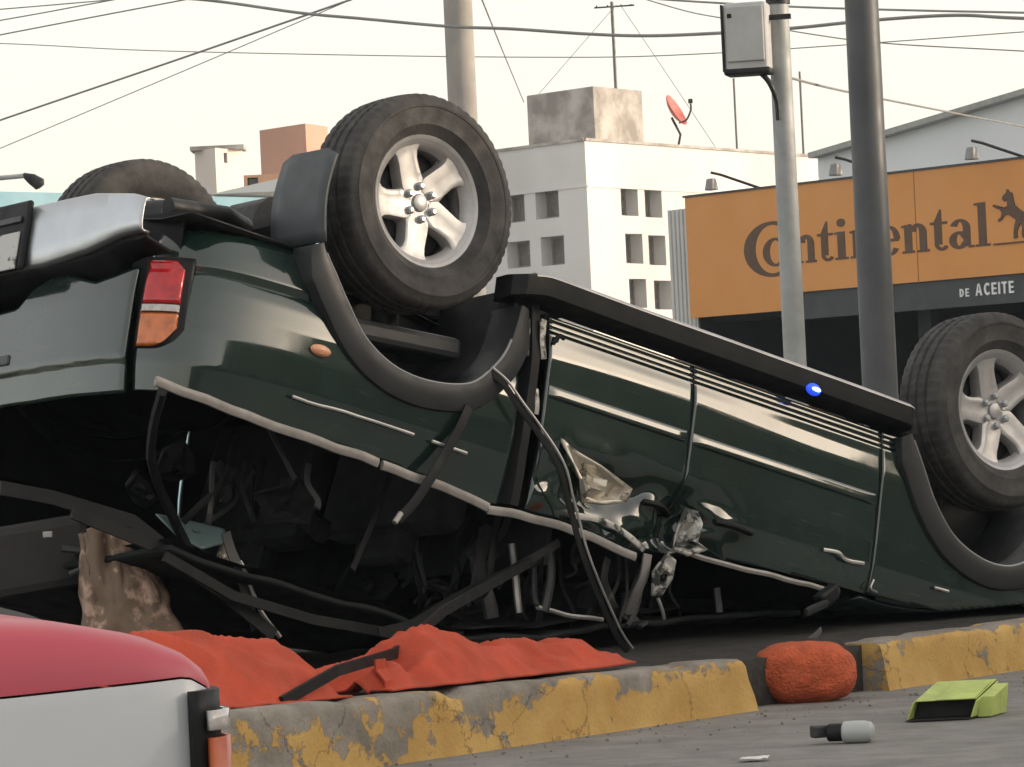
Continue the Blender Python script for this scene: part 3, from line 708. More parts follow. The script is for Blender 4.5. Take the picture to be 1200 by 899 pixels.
MB().quadgrid(rows).build('front_bumper', plastic, suv, smooth=50, solid=.03)
# glowing blue spot on the sill, standing in for a beacon's reflection
bl = MB().box((.335, .922, .560), (.06, .012, .024)).build('glint_mount', black, suv, bevel=.004)
MB().revolve([(.012, .0125), (.026, .009), (.034, .003), (.035, -.004)], 20, Matrix.Translation((.335, .926, .566)) @ Matrix.Diagonal((.95, 1, .6, 1))).build('blue_glint', mat('glowing blue glint', (.05, .1, .7), .3, emit=(.01, .045, .8), estr=.55), bl, smooth=True)
MB().revolve([(.0005, .015), (.009, .014), (.014, .0115), (.015, .009)], 16, Matrix.Translation((.338, .928, .567)) @ Matrix.Diagonal((1.4, 1, .5, 1))).build('glint_core', mat('glowing glint core', (.3, .5, 1.), .3, emit=(.25, .5, 1), estr=2.5), bl, smooth=True)

# ------------------------------------------------------------------ loose things around the wreck
orange = mat('orange blanket', (.50, .075, .036), .95, var=.22, scale=7, bump=.25, bscale=130)
fuzzy = mat('orange fleece', (.62, .125, .05), 1., var=.25, scale=22, bump=.9, bscale=110, detail=9)
def t_px(px, v):                                 # parameter along the kerb seen in that pixel column, v metres behind it
    lo, hi = -4., 6.
    for _ in range(40):
        t = (lo + hi) / 2; p = kp(t, v, .3); d = p.y; x = 600 + F_PX * (p - Vector((0, 0, EYE))).dot(rt) / (p - Vector((0, 0, EYE))).dot(fw)
        if x < px: lo = t
        else: hi = t
    return t
def cloth(t0, t1, ridge, v0, v1, vr, label, seed, amp=1.):
    rows = []; N = 110; M = 46
    for i in range(N + 1):
        t = lerp(t0, t1, i / N); row = []; h = interp(ridge, t)
        e = sm(0, .06, i / N) * sm(0, .04, 1 - i / N)
        for j in range(M + 1):
            q = j / M; v = lerp(v0, v1, q) + .02 * noise.noise(Vector((t * 3, q * 2, seed)))
            prof = sm(0, vr, q) ** .7 if q < vr else 1 - .75 * sm(vr, 1, q)
            f = 1 - abs(noise.noise(Vector((t * 7.5 + q * 2, q * 2.2 - t * 3, seed)))) * 2.4
            f2 = noise.noise(Vector((t * 14, q * 7, seed + 3)))
            z = .178 + h * prof * e * (1 + .2 * f * amp) + (.036 * f + .009 * f2) * amp * sm(0, .2, q)
            hk = interp([(-1, .206), (0, .189), (1.9, .166)], t) if v < .18 else .178
            row.append(kp(t + .012 * f2, v, max(z, hk + .004 * f2)))
        rows.append(row)
    o = MB().quadgrid(rows).build('orange_blanket', orange, smooth='all', solid=.006)
    return tag(o, label, 'blanket')
tl_, tr_ = t_px(150, .3), t_px(345, .3)
cloth(tl_, tr_, [(tl_, .18), (t_px(205, .3), .20), (t_px(260, .3), .165), (t_px(330, .3), .135), (tr_, .12)], .105, .60, .5, 'smooth orange blanket lying between the red car and the dark bar', 1., .55)
ta, tb = t_px(374, .35), t_px(662, .35)
cloth(ta, tb, [(ta, .035), (t_px(425, .35), .04), (t_px(438, .35), .08), (t_px(470, .35), .11), (t_px(500, .35), .08), (t_px(535, .35), .05), (t_px(600, .35), .05), (t_px(640, .35), .035), (tb, .015)], .105, .52, .42, 'rumpled orange blanket heaped along the kerb under the wrecked doors', 6., 1.)
# webbing end lying over the heap
p0 = kp(t_px(450, .17), .163, .24)
st = MB(); rows = [[p0 + KD * (w * .045) + Vector((0, 0, z)) + KN * (.03 * (z > -.03) - .004) for w in (-.5, -.15, .15, .5)] for z in (.03, .0, -.03, -.06)]
tag(st.quadgrid(rows).build('orange_strap', orange, solid=.006), 'short orange strap hanging over the grey kerb edge', 'strap')
# long dark bar from the wreck to the kerb
bp = [at(655, 640, 13.55), at(590, 676, 12.9), at(520, 716, 12.1), at(462, 766, 11.5), at(395, 786, 11.1), at(330, 823, 10.86)]
tag(MB().tube(bp, .021, 4, flat=.4).build('bent_bar', black), 'bent dark metal bar lying across the orange blankets', 'metal bar')

def lump(name, c, size, m, seed, label, cat, power=2.6, amp=.08, n=(48, 32)):
    rows = []
    for i in range(n[0]):
        a = 2 * math.pi * i / n[0]; row = []
        for j in range(n[1] + 1):
            b = -math.pi / 2 + math.pi * j / n[1]
            f = lambda v: math.copysign(abs(v) ** (2 / power), v)
            d = Vector((f(math.cos(b)) * f(math.cos(a)), f(math.cos(b)) * f(math.sin(a)), f(math.sin(b))))
            k = 1 + amp * noise.noise(d * 2.2 + Vector((seed, 0, 0))) + amp * .35 * noise.noise(d * 7 + Vector((0, seed, 0)))
            row.append(Vector(c) + Vector((d.x * size[0], d.y * size[1], d.z * size[2])) * k)
        rows.append(row)
    return tag(MB().quadgrid(rows, closed_u=True).build(name, m, smooth='all'), label, cat)
sk = at(946, 822, 12.78)
lump('orange_sack', (sk.x, sk.y + .075, .088), (.158, .13, .096), fuzzy, 3.1, 'fuzzy orange rounded bundle in the gap between the kerb blocks', 'bundle', 2.7, .07)
# grey webbing tail beside the sack
g_s = [at(962, 738, 13.6), at(952, 748, 13.5), at(935, 758, 13.35), at(915, 768, 13.2)]
tag(MB().tube(catmull(g_s, 6), .012, 6, flat=.3).build('grey_strap', mat('grey webbing', (.10, .10, .10), .8), smooth=True), 'thin grey strap running down behind the orange bundle', 'strap')

# box of hi-vis board, open towards the camera's left
lime = mat('lime board', (.46, .55, .15), .6, var=.18, scale=12, bump=.12, bscale=30)
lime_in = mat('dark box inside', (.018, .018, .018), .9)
bo = at(1062, 846, 11.72); bx = Vector((.94, -.34, 0)).normalized() ; by = Vector((.45, .89, 0)).normalized()
bx = Vector((1, .02, 0)).normalized(); by = Vector((.36, .93, 0)).normalized()
bo.z = .003
box = empty('open_box', bo, 'small lime yellow box lying open on the asphalt', 'box')
W, D, Hh, th = .185, .24, .088, .005
def bq(name, a0, a1, b0, b1, c0, c1, m, lean=.0):
    v = [bx * a + by * b + Vector((0, 0, c * (.62 + .46 * b / D))) + bx * (lean * 1.3 * c) for c in (c0, c1) for a, b in ((a0, b0), (a1, b0), (a1, b1), (a0, b1))]
    mb = MB(); mb.v = [tuple(p) for p in v]
    mb.f = [(3, 2, 1, 0), (4, 5, 6, 7), (0, 1, 5, 4), (1, 2, 6, 5), (2, 3, 7, 6), (3, 0, 4, 7)]
    return mb.build(name, m, box, bevel=.002)
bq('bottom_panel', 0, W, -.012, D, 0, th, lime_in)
bq('top_panel', .006, W - .006, .01, D, Hh - th, Hh, lime, .18)
bq('side_panel', 0, th, 0, D, th + .001, Hh - th - .001, lime, .18)
bq('side_panel', W - th, W + .002, 0, D, th + .001, Hh - th - .001, lime, .18)
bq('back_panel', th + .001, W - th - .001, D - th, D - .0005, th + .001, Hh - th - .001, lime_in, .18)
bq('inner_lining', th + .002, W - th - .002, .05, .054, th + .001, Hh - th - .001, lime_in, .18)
bq('torn_flap', W * .35, W - .01, .0, D * .8, Hh + .001, Hh + .006, lime, .18)
bq('torn_flap', W + .004, W + .045, .05, D * .9, .0, Hh * .92, lime, .1)
# bottle
b0 = at(958, 866, 11.08); b0.z = 0; bd = Vector((.96, -.28, 0)).normalized()
bfr = Matrix((( -bd.y, bd.x, 0, 0), (bd.x, bd.y, 0, 0), (0, 0, 1, 0), (0, 0, 0, 1))).transposed(); bfr = Matrix.Translation((b0.x, b0.y, .03)) @ Matrix(((bd.y, bd.x, 0, 0), (-bd.x, bd.y, 0, 0), (0, 0, 1, 0), (0, 0, 0, 1)))
bt = empty('spray_bottle', (b0.x, b0.y, 0), 'clear plastic bottle with black top lying on the asphalt', 'bottle')
def rel(o, root):
    o.parent = root; o.matrix_parent_inverse = Matrix.Translation(-Vector(root.location)); return o
rel(MB().revolve([(.0005, .07), (.024, .07), (.029, .075), (.030, .10), (.030, .13), (.026, .147), (.015, .155), (.0005, .156)], 24, bfr).build('bottle_body', mat('frosted plastic', (.42, .44, .43), .35, spec=.6, var=.12), smooth=40), bt)
rel(MB().revolve([(.0005, .028), (.02, .028), (.024, .032), (.024, .0695), (.0005, .0695)], 20, bfr).build('bottle_cap', black, smooth=40), bt)
rel(MB().box((b0.x + .005, b0.y - .002, .034), (.045, .03, .034), Matrix.Rotation(.4, 3, 'Z')).build('trigger', plastic, bevel=.006), bt)
pp = at(880, 885, 10.6); pp.z = .012
rows = [[(pp.x + .035 * (i - 2) / 2 + .004 * j, pp.y + .03 * (j - 2) / 2, .010 + .006 * noise.noise(Vector((i * .8, j * .9, 2)))) for j in range(5)] for i in range(5)]
tag(MB().quadgrid(rows).build('paper_scrap', mat('white paper', (.7, .69, .66), .8), smooth=True, solid=.001), 'scrap of white paper on the asphalt near the kerb', 'paper')
# gravel crumbs
gm = MB()
for k in range(170):
    t = random.uniform(-1.2, 3.4); v = -abs(random.gauss(0, .28)) - .01; s = random.uniform(.002, .007)
    if random.random() < .06: s *= 1.8
    p = kp(t, v, s * .4); gm.box(p, (s * random.uniform(.8, 1.7), s * random.uniform(.8, 1.5), s), Matrix.Rotation(random.uniform(0, 3), 3, (random.random(), random.random(), 1)), (.6, .7))
tag(gm.build('grit', mat('grit', (.2, .19, .175), .9, var=.4)), 'loose grit and broken crumbs along the kerb foot', kind='stuff')

# brown luggage and a dark case inside the upturned cargo bay
brown = mat('brown crumpled cloth', (.22, .155, .11), .85, base2=(.60, .41, .32), thr=(.5, .6), scale=11, bump=.3, bscale=25)
c_ = at(146, 680, 12.7)
rows = []
for i in range(61):
    u = i / 60; row = []
    for j in range(61):
        v = j / 60
        w = .125 * (.75 + .35 * sm(0, .5, v)) * (1 + .18 * noise.noise(Vector((v * 5, 0, 2))))
        f = 1 - 2 * abs(noise.noise(Vector((u * 3.2 + v * 1.5, v * 2.2 - u, 4.))))
        f2 = 1 - 2 * abs(noise.noise(Vector((u * 8 - v * 2, v * 5 + u * 2, 9.))))
        top = .17 - .12 * abs(u - .35) ** 1.3 + .03 * noise.noise(Vector((u * 5, 0, 1)))
        x = (u - .5) * 2 * w + lerp(-.035, .045, v)
        dep = -.07 * math.sin(math.pi * u) ** .6 - .028 * f - .007 * f2
        row.append(c_ + Vector((x + .005 * f2, dep + .05 * v * -1, lerp(top, -.30, v) + .012 * f)))
    rows.append(row)
tag(MB().quadgrid(rows).build('brown_bundle', brown, smooth='all', solid=.02, solid_off=0.), 'crumpled brown cloth bundle slumped beside the open tail of the wreck', 'bundle')
dc = at(28, 655, 12.85)
cs = empty('dark_case', dc, 'dark grey case lying inside the open tail of the wreck', 'case')
MB().box((0, 0, 0), (.36, .3, .22), Matrix.Rotation(-.12, 3, 'Y') @ Matrix.Rotation(.4, 3, 'Z')).build('case_body', mat('grey case', (.045, .042, .042), .7), cs, bevel=.03)
MB().tube([(.14, -.17, .03), (.2, -.18, .02), (.21, -.18, -.03), (.16, -.17, -.05)], .012, 8).build('case_handle', plastic, cs, smooth=True)
MB().box((.10, -.20, .075), (.03, .01, .02)).build('case_latch', alu, cs, bevel=.003)

# ------------------------------------------------------------------ red and white saloon in the foreground
redp = mat('red car paint', (.50, .065, .095), .5, coat=.25, coat_rough=.25, var=.06, scale=2)
whitep = mat('white car paint', (.50, .52, .54), .35, coat=.6, var=.05, scale=2)
cyaw = R(19)
CM = Matrix.Translation((-.390, 5.50, -.382)) @ Matrix.Rotation(cyaw, 4, 'Z')
taxi = empty('two_tone_car', None, 'red over white saloon car standing before the kerb', 'car', mw=CM)
# local frame: tail at x = 0, nose towards -x, near side at y = 0, far side at y = 1.66
LEN, WID = 4.25, 1.66
def deck(x):                                     # height of the shoulder line / deck above the road, x >= 0 measured from the tail
    return interp([(0, .915), (.017, .946), (.045, .966), (.085, .984), (.14, 1.0), (.21, 1.012), (.28, 1.02), (.5, 1.03), (1.2, 1.035), (2.6, .99), (3.4, .92), (4.0, .82), (4.2, .70), (4.25, .6)], x)
def inset(x): return interp([(0, .085), (.012, .055), (.04, .03), (.10, .012), (.25, 0), (3.6, 0), (4.0, .05), (4.2, .16), (4.25, .25)], x)
SPLIT = lambda x: interp([(0, .89), (.02, .918), (.05, .934), (.3, .924), (1, .91), (3.4, .84), (4.25, .6)], x)
stx = [0, .006, .012, .02, .03, .045, .06, .09, .12, .17, .22, .3, .4, .5, .7, .9, 1.2, 1.6, 2, 2.4, 2.8, 3.1, 3.4, 3.6, 3.8, 4.0, 4.1, 4.2, 4.25]
rowsU, rowsL = [], []
for x in stx:
    d = inset(x); z1 = deck(x); z0 = min(SPLIT(x), z1 - .004); U = []; L = []
    half = [(d + .010, z0), (d + .012, lerp(z0, z1, .25)), (d + .018, lerp(z0, z1, .5)), (d + .032, lerp(z0, z1, .74)), (d + .058, lerp(z0, z1, .9)), (d + .10, z1), (d + .3, z1 + .002), (.83, z1 + .004)]
    for y, z in half: U.append((-x, y, z))
    for y, z in half[-2::-1]: U.append((-x, WID - y, z))
    low_ = [(d + .009, z0 - .003), (d + .002, z0 - .02), (d, .62), (d + .006, .45), (d + .03, .25), (d + .10, .2)]
    for y, z in low_: L.append((-x, y, min(z, z0 - .001)))
    for y, z in low_[::-1]: L.append((-x, WID - y, min(z, z0 - .001)))
    rowsU.append(U); rowsL.append(L)
mU = MB().quadgrid(rowsU); mU.f.append(tuple(range(len(rowsU[0])))); mU.build('upper_body', redp, taxi, smooth=30)
mL = MB().quadgrid(rowsL, closed_v=False)
mL.f.append(tuple(range(len(rowsL[0])))); mL.build('lower_body', whitep, taxi, smooth=30)
cab = []
for x, z, w in ((.85, 1.0, .10), (1.25, 1.36, .22), (1.6, 1.41, .24), (2.1, 1.40, .24), (2.75, 1.02, .11)):
    cab.append([(-x, w - .02, 1.0), (-x, w, lerp(1.0, z, .5)), (-x, w + .05, z), (-x, WID / 2, z + .02 * (z > 1.2)), (-x, WID - w - .05, z), (-x, WID - w, lerp(1., z, .5)), (-x, WID - w + .02, 1.0)])
MB().quadgrid(cab).build('cabin_glass', glass_d, taxi, smooth=30)
MB().quadgrid([[(p[0], p[1], p[2] + .012) for p in r[2:5]] for r in cab[1:4]]).build('roof', redp, taxi, smooth=True, solid=.02)
lens2 = mat('orange red tail lens', (.40, .055, .012), .35, coat=.1, base2=(.52, .13, .035), thr=(.35, .7), scale=9)
for y0, sg in ((0., 1), (WID, -1)):
    f = lambda y: y0 + sg * y
    hs_ = MB()
    rows = [[(-x, f(d), z) for z in (.60, .885, .914)] for x, d in ((.050, .004), (.042, .006), (.034, .010), (.018, .026), (.004, .05), (-.006, .10), (-.008, .34))]
    h = MB().quadgrid(rows).build('tail_light', black, taxi, smooth=50, solid=.02)
    rows = [[(-x, f(d), z) for z in (.615, .75, .852)] for x, d in ((.032, -.001), (.027, .000), (.02, .005), (.006, .016), (-.008, .045), (-.014, .10), (-.016, .32))]
    MB().quadgrid(rows).build('lens', lens2, h, smooth=50, solid=.01)
    rows = [[(-x, f(d), z) for z in (.862, .874, .888)] for x, d in ((.032, -.001), (.027, .000), (.02, .005), (.006, .016), (-.008, .045), (-.014, .10), (-.016, .32))]
    MB().quadgrid(rows).build('clear_lens', clear, h, smooth=50, solid=.01)
    for x in (.72, 3.45):
        fr = Matrix.Translation((-x, y0 + sg * .08, .29)) @ Matrix.Diagonal((1, -sg, 1, 1))
        w = MB().revolve([(.0005, .03), (.06, .035), (.15, .02), (.175, .04), (.19, .03)], 32, fr).build('wheel', alloy, taxi, smooth=35)
        MB().revolve([(.185, .02), (.20, .05), (.26, .06), (.285, .04), (.29, 0), (.285, -.1), (.2, -.1)], 40, fr).build('tyre', rubber, w, smooth=35)
rows = [[(x, y, z) for z in (.34, .38, .52, .55)] for x, y in ((-.35, -.012), (-.06, .0), (.03, .06), (.06, .3), (.07, .83), (.06, WID - .3), (.03, WID - .06), (-.06, WID), (-.35, WID + .012))]
MB().quadgrid(rows).build('rear_bumper', black, taxi, smooth=50, solid=.02)

# ------------------------------------------------------------------ buildings
def wall_face(parent, A, Bp, z0, z1, m, openings=(), recess=.18, pane=None, frame_m=None, name='wall', hood=None, sill=None):
    """one wall from A to B with real openings; outward normal is to the right of A->B"""
    A = Vector((A[0], A[1], 0)); Bp = Vector((Bp[0], Bp[1], 0)); d = (Bp - A); L = d.length; d.normalize(); n = Vector((d.y, -d.x, 0))
    us = sorted(set([0, L] + [v for o in openings for v in o[:2]])); zs = sorted(set([z0, z1] + [v for o in openings for v in o[2:4]]))
    P = lambda u, z, w=0.: A + d * u + n * w + Vector((0, 0, z))
    mb = MB()
    for ua, ub in zip(us, us[1:]):
        for za, zb in zip(zs, zs[1:]):
            if any(o[0] <= ua and ub <= o[1] and o[2] <= za and zb <= o[3] for o in openings): continue
            b = len(mb.v); mb.v += [tuple(P(*q)) for q in ((ua, za), (ub, za), (ub, zb), (ua, zb))]; mb.f.append((b, b + 1, b + 2, b + 3))
    for ua, ub, za, zb in [o[:4] for o in openings]:
        for q in (((ua, za), (ua, zb)), ((ub, zb), (ub, za)), ((ub, za), (ua, za)), ((ua, zb), (ub, zb))):
            b = len(mb.v); mb.v += [tuple(P(*q[0])), tuple(P(*q[1])), tuple(P(*q[1], -recess)), tuple(P(*q[0], -recess))]; mb.f.append((b, b + 1, b + 2, b + 3))
    w = mb.build(name, m, parent, recalc=False)
    loc = parent.matrix_world.translation
    for ua, ub, za, zb in [o[:4] for o in openings]:
        fm = MB(); fwid = min(.05, (ub - ua) * .12)
        for q in ((ua, ua + fwid, za, zb), (ub - fwid, ub, za, zb), (ua + fwid, ub - fwid, za, za + fwid), (ua + fwid, ub - fwid, zb - fwid, zb)):
            fm.prism([(q[0], q[2]), (q[1], q[2]), (q[1], q[3]), (q[0], q[3])], A + n * (-recess + .002), d, (0, 0, 1), n, .03)
        wi = fm.build('window', frame_m or black, parent)
        g_ = MB().prism([(ua + fwid, za + fwid), (ub - fwid, za + fwid), (ub - fwid, zb - fwid), (ua + fwid, zb - fwid)], A + n * (-recess + .004), d, (0, 0, 1), n, .008).build('pane', pane or glass_d, wi)
        if hood: MB().prism([(ua - .12, zb), (ub + .02, zb), (ub + .02, zb + .06), (ua - .12, zb + .06)], A + n * .0, d, (0, 0, 1), n, .10).build('hood', hood, wi)
    return w
def shell(name, foot, z0, z1, m, label, openings=None, cat='building', roof_m=None, **kw):
    """foot: counter-clockwise footprint; each wall its own mesh"""
    root = empty(name, (0, 0, 0), label, cat)
    c = sum((Vector((p[0], p[1], 0)) for p in foot), Vector()) / len(foot)
    for i in range(len(foot)):
        wall_face(root, foot[i], foot[(i + 1) % len(foot)], z0, z1, m, (openings or {}).get(i, ()), **kw)
    mb = MB(); mb.v = [(p[0], p[1], z1 - .15) for p in foot]; mb.f = [tuple(range(len(foot)))]; mb.build('roof', roof_m or m, root)
    return root
wallw = mat('white painted wall', (.54, .535, .525), .9, var=.06, scale=.35, detail=9, base2=(.65, .645, .635), thr=(.32, .62))
stain = mat('stained concrete', (.26, .235, .215), .95, scale=1.3, detail=10, base2=(.50, .47, .44), thr=(.4, .62))
# white house with small deep windows
A = at(685, 165, 90); HB = A.z
lf = Vector((-.65, .76, 0)).normalized(); rg = Vector((.53, .85, 0)).normalized()
A2 = Vector((A.x, A.y, 0)); P1 = A2 + lf * 11; P3 = A2 + rg * 19; P2 = P1 + rg * 19
sR = 54. ; hz_ = lambda x: 520 + (600 - x) * .0472
def op_on(dirv, px0, py0, px1, py1):
    out = []
    for px in (px0, px1):
        lo, hi = 0., 30.
        for _ in range(40):
            u = (lo + hi) / 2; p = A2 + dirv * u; x = 600 + F_PX * p.x / p.y
            # roll shifts columns slightly; sampled at the building's height
            q = Vector((p.x, p.y, HB * .7)) - Vector((0, 0, EYE)); x = 600 + F_PX * q.dot(rt) / q.dot(fw)
            if (x < px) == (dirv.x > 0): lo = u
            else: hi = u
        out.append(u)
    um = sum(out) / 2; p = A2 + dirv * um; pm = (px0 + px1) / 2
    z = [EYE + (hz_(pm) - y) / F_PX * p.y for y in (py0, py1)]
    return (min(out), max(out), min(z), max(z))
lo_ = [op_on(lf, a, b, c, d) for a, b, c, d in ((590, 228, 617, 261), (630, 222, 657, 256), (594, 283, 621, 314), (634, 277, 661, 311), (598, 338, 625, 368), (638, 332, 665, 365))]
ro_ = [op_on(rg, a, b, c, d) for a, b, c, d in ((730, 219, 750, 253), (758, 221, 778, 255), (733, 274, 753, 309), (760, 276, 780, 311), (735, 327, 755, 361), (764, 329, 784, 363))]
L11 = 11.
lo_f = [(L11 - b, L11 - a, c, d) for a, b, c, d in lo_]
hm = mat('window hood', (.24, .225, .21), .9)
pane_b = mat('brownish pane', (.15, .14, .13), .25, var=.3, scale=2)
wh = shell('white_house', [tuple(P1[:2]), tuple(A2[:2]), tuple(P3[:2]), tuple(P2[:2])], -.1, HB, wallw, 'white flat-roofed house with small deep square windows behind the wreck', {0: lo_f, 1: ro_}, recess=.34, pane=pane_b, frame_m=hm)
# drip band below the parapet
for a, b in ((P1, A2), (A2, P3)):
    d = (b - a).normalized(); n = Vector((d.y, -d.x, 0))
    MB().prism([(0, HB - 1.0), ((b - a).length, HB - 1.0), ((b - a).length, HB - .96), (0, HB - .96)], Vector((a.x, a.y, 0)), d, (0, 0, 1), n, .025).build('drip_band', wallw, wh)
    MB().prism([(0, HB), ((b - a).length, HB), ((b - a).length, HB + .06), (0, HB + .06)], Vector((a.x, a.y, 0)) - n * .2, d, (0, 0, 1), n, .24).build('coping', stain, wh)
# rooftop tank room
tz = EYE + (hz_(690) - 106) / F_PX * 92.5; T0 = at(697, 150, 91.5); T0.z = 0
Ta = T0 + lf * 2.25; Tb = T0 + rg * 2.15
tk = MB().prism([(0, 0), (2.25, 0), (2.25, tz - HB + .25), (0, tz - HB + .25)], Vector((Ta.x, Ta.y, HB - .2)), -lf, (0, 0, 1), Vector((-lf.y, lf.x, 0)) * -1, -2.15)
mbt = MB(); ft = [Ta, T0, Tb, Ta + rg * 2.15]; mbt.v = [(p.x, p.y, z) for z in (HB - .2, tz) for p in ft]; mbt.f = [(0, 1, 5, 4), (1, 2, 6, 5), (2, 3, 7, 6), (3, 0, 4, 7), (4, 5, 6, 7)]
mbt.build('tank_room', stain, wh, bevel=.02)
# thin drain pipe on the tank room
# satellite dish
dr = at(797, 168, 95); dish = empty('satellite_dish', dr, 'red satellite dish on the parapet of the white house', 'satellite dish')
dishm = mat('faded red dish', (.50, .13, .11), .6, var=.15, scale=4)
dn = Vector((.72, -.25, .42)).normalized(); q = dn.to_track_quat('Y', 'Z').to_matrix().to_4x4()
k_ = 95 / F_PX
cdish = (rt * (-6 * k_) + up * (38 * k_))
MB().revolve([(.0005, -.08), (.12, -.07), (.25, -.035), (.36, .02), (.40, .05), (.405, .045)], 32, Matrix.Translation(cdish) @ q).build('reflector', dishm, dish, smooth=True, solid=.015)
MB().tube([(-.05, 0, -.1), (0.02, 0, .2), cdish - dn * .1 + Vector((0, 0, -.1))], .03, 8).build('mast', steel_d, dish, smooth=True)
arm_e = cdish + dn * .42 + Vector((.12, -.1, -.0))
MB().tube(catmull([cdish - Vector((-.08, 0, .28)), cdish + Vector((.25, -.05, -.22)), cdish + Vector((.36, -.08, .0)), cdish + Vector((.36, -.08, .14))], 5), .022, 8).build('feed_arm', steel_d, dish, smooth=True)
MB().box(cdish + Vector((.36, -.08, .2)), (.1, .1, .1)).build('feed_horn', black, dish, bevel=.01)
# thin masts
def mast(px, y0, y1, d, rad, label, arms=False, name='aerial_mast'):
    b = at(px + (y1 - y0) * .047 * 0 , y1, d); t = Vector((b.x, b.y, EYE + (hz_(px) - y0) / F_PX * d))
    o = empty(name, b, label, 'mast')
    MB().tube([(0, 0, -.3), (0, 0, (t - b).z)], rad, 8).build('pole', mat('weathered steel', (.16, .155, .15), .6, .3), o, smooth=True)
    if arms:
        h = (t - b).z - .12
        MB().tube([(-.4, 0, h), (.5, 0, h + .02)], .02, 6).build('cross_arm', steel_d, o)
        for x in (-.35, -.1, .2, .42): MB().tube([(x, -.12, h + .03), (x, .12, h + .03)], .014, 6).build('element', steel_d, o)
    return o
mast(725, 2, 172, 93, .04, 'tall aerial mast with cross arm rising from the stained tank room', True)
mast(864, 92, 180, 97, .028, 'thin bare mast on the white roof beside the red dish')
mast(942, 84, 186, 99, .030, 'thin bare mast seen behind the meter pole')

# tyre shop with orange fascia
orf = mat('orange fascia', (.66, .29, .085), .7, var=.05, scale=.8)
S0 = at(811, 232, 60); zt_ = S0.z; S0 = Vector((S0.x, S0.y, 0)); sdv = Vector((.62, -.785, 0)).normalized(); sn = Vector((sdv.y, -sdv.x, 0))
band_m = mat('slate grey band', (.045, .05, .056), .6, var=.1, scale=2)
zb_ = zt_ - 1.50
shop = empty('tyre_shop', S0, 'tyre shop with orange fascia and a dark open front', 'shop')
def on(name, poly, m, w0, t, par=shop, bevel=0): 
    return MB().prism(poly, sn * w0, sdv, (0, 0, 1), sn, t).build(name, m, par, bevel=bevel)
on('fascia', [(0, zt_ - 1.74), (2.35, zt_ - 1.74), (2.35, zb_), (15, zb_), (15, zt_), (0, zt_)], orf, 0, .14)
on('fascia_trim', [(-.03, zt_ + .001), (15, zt_ + .001), (15, zt_ + .03), (-.03, zt_ + .03)], band_m, -.02, .18)
on('grey_band', [(2.36, zb_ - .38), (15, zb_ - .38), (15, zb_ - .004), (2.36, zb_ - .004)], band_m, -.03, .13)
for u_ in (2.36, 4.75, 7.15, 9.55, 11.95): on('panel_joint', [(u_, zb_ + .004), (u_ + .012, zb_ + .004), (u_ + .012, zt_ - .004), (u_, zt_ - .004)], mat('panel joint', (.30, .14, .05), .8), .138, .006)
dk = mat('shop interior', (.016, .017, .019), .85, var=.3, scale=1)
on('upper_wall', [(0, zt_ - 1.7), (15, zt_ - 1.7), (15, zt_ - .2), (0, zt_ - .2)], band_m, -.30, .25)
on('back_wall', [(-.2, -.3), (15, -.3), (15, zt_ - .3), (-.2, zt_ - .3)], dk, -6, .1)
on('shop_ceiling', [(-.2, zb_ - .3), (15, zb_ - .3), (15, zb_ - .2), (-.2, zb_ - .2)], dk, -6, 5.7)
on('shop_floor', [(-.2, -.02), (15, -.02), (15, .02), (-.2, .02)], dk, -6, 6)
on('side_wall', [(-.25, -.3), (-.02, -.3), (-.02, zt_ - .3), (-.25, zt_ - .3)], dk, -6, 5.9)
for u in (4.4, 8.6, 13): on('shop_column', [(u, -.1), (u + .25, -.1), (u + .25, zb_ - .2), (u, zb_ - .2)], dk, -.35, .2)
# lettering strokes --------------------------------------------------
ink = mat('dark brown lettering', (.11, .062, .038), .7, var=.08)
def ring(cx, cy, rx, ry, tw, thk, a0, a1, n=28):
    o = []; i_ = []
    for k in range(n + 1):
        a = R(lerp(a0, a1, k / n)); o.append((cx + rx * math.cos(a), cy + ry * math.sin(a))); i_.append((cx + (rx - tw) * math.cos(a), cy + (ry - thk) * math.sin(a)))
    return o + i_[::-1]
def rc(x0, x1, y0, y1): return [(x0, y0), (x1, y0), (x1, y1), (x0, y1)]
GL = {
 'n': [rc(.10, .38, 0, 1.0), rc(0, .46, 0, .08), [(0, .90), (.12, .90), (.38, 1.02), (.30, 1.02), (0, .97)], ring(.60, .66, .32, .36, .26, .13, 0, 165), rc(.655, .915, .0, .68), rc(.56, 1.0, 0, .08)],
 't': [rc(.14, .42, .2, 1.0), [(.14, 1.0), (.42, 1.0), (.42, 1.42), (.36, 1.42)], rc(0, .62, .90, .995), ring(.40, .24, .26, .26, .13, .11, 180, 330)],
 'i': [rc(.10, .38, 0, 1.0), rc(0, .48, 0, .08), [(0, .91), (.12, .91), (.12, .99), (0, .99)], ring(.25, 1.32, .15, .15, .149, .149, 0, 360)],
 'e': [ring(.46, .5, .44, .53, .27, .10, 5, 325), rc(.19, .84, .47, .57)],
 'a': [rc(.52, .79, .06, .72), rc(.70, .92, 0, .08), ring(.42, .68, .37, .34, .26, .11, 0, 160), ring(.37, .29, .36, .31, .26, .11, 20, 340)],
 'l': [rc(.12, .40, 0, 1.52), rc(0, .52, 0, .08), [(0, 1.42), (.14, 1.42), (.14, 1.51), (0, 1.51)]],
 'o': [ring(.46, .5, .44, .53, .24, .10, 0, 360)],
 'C': [ring(1.0, .62, .98, 1.02, .40, .13, 48, 322)],
}
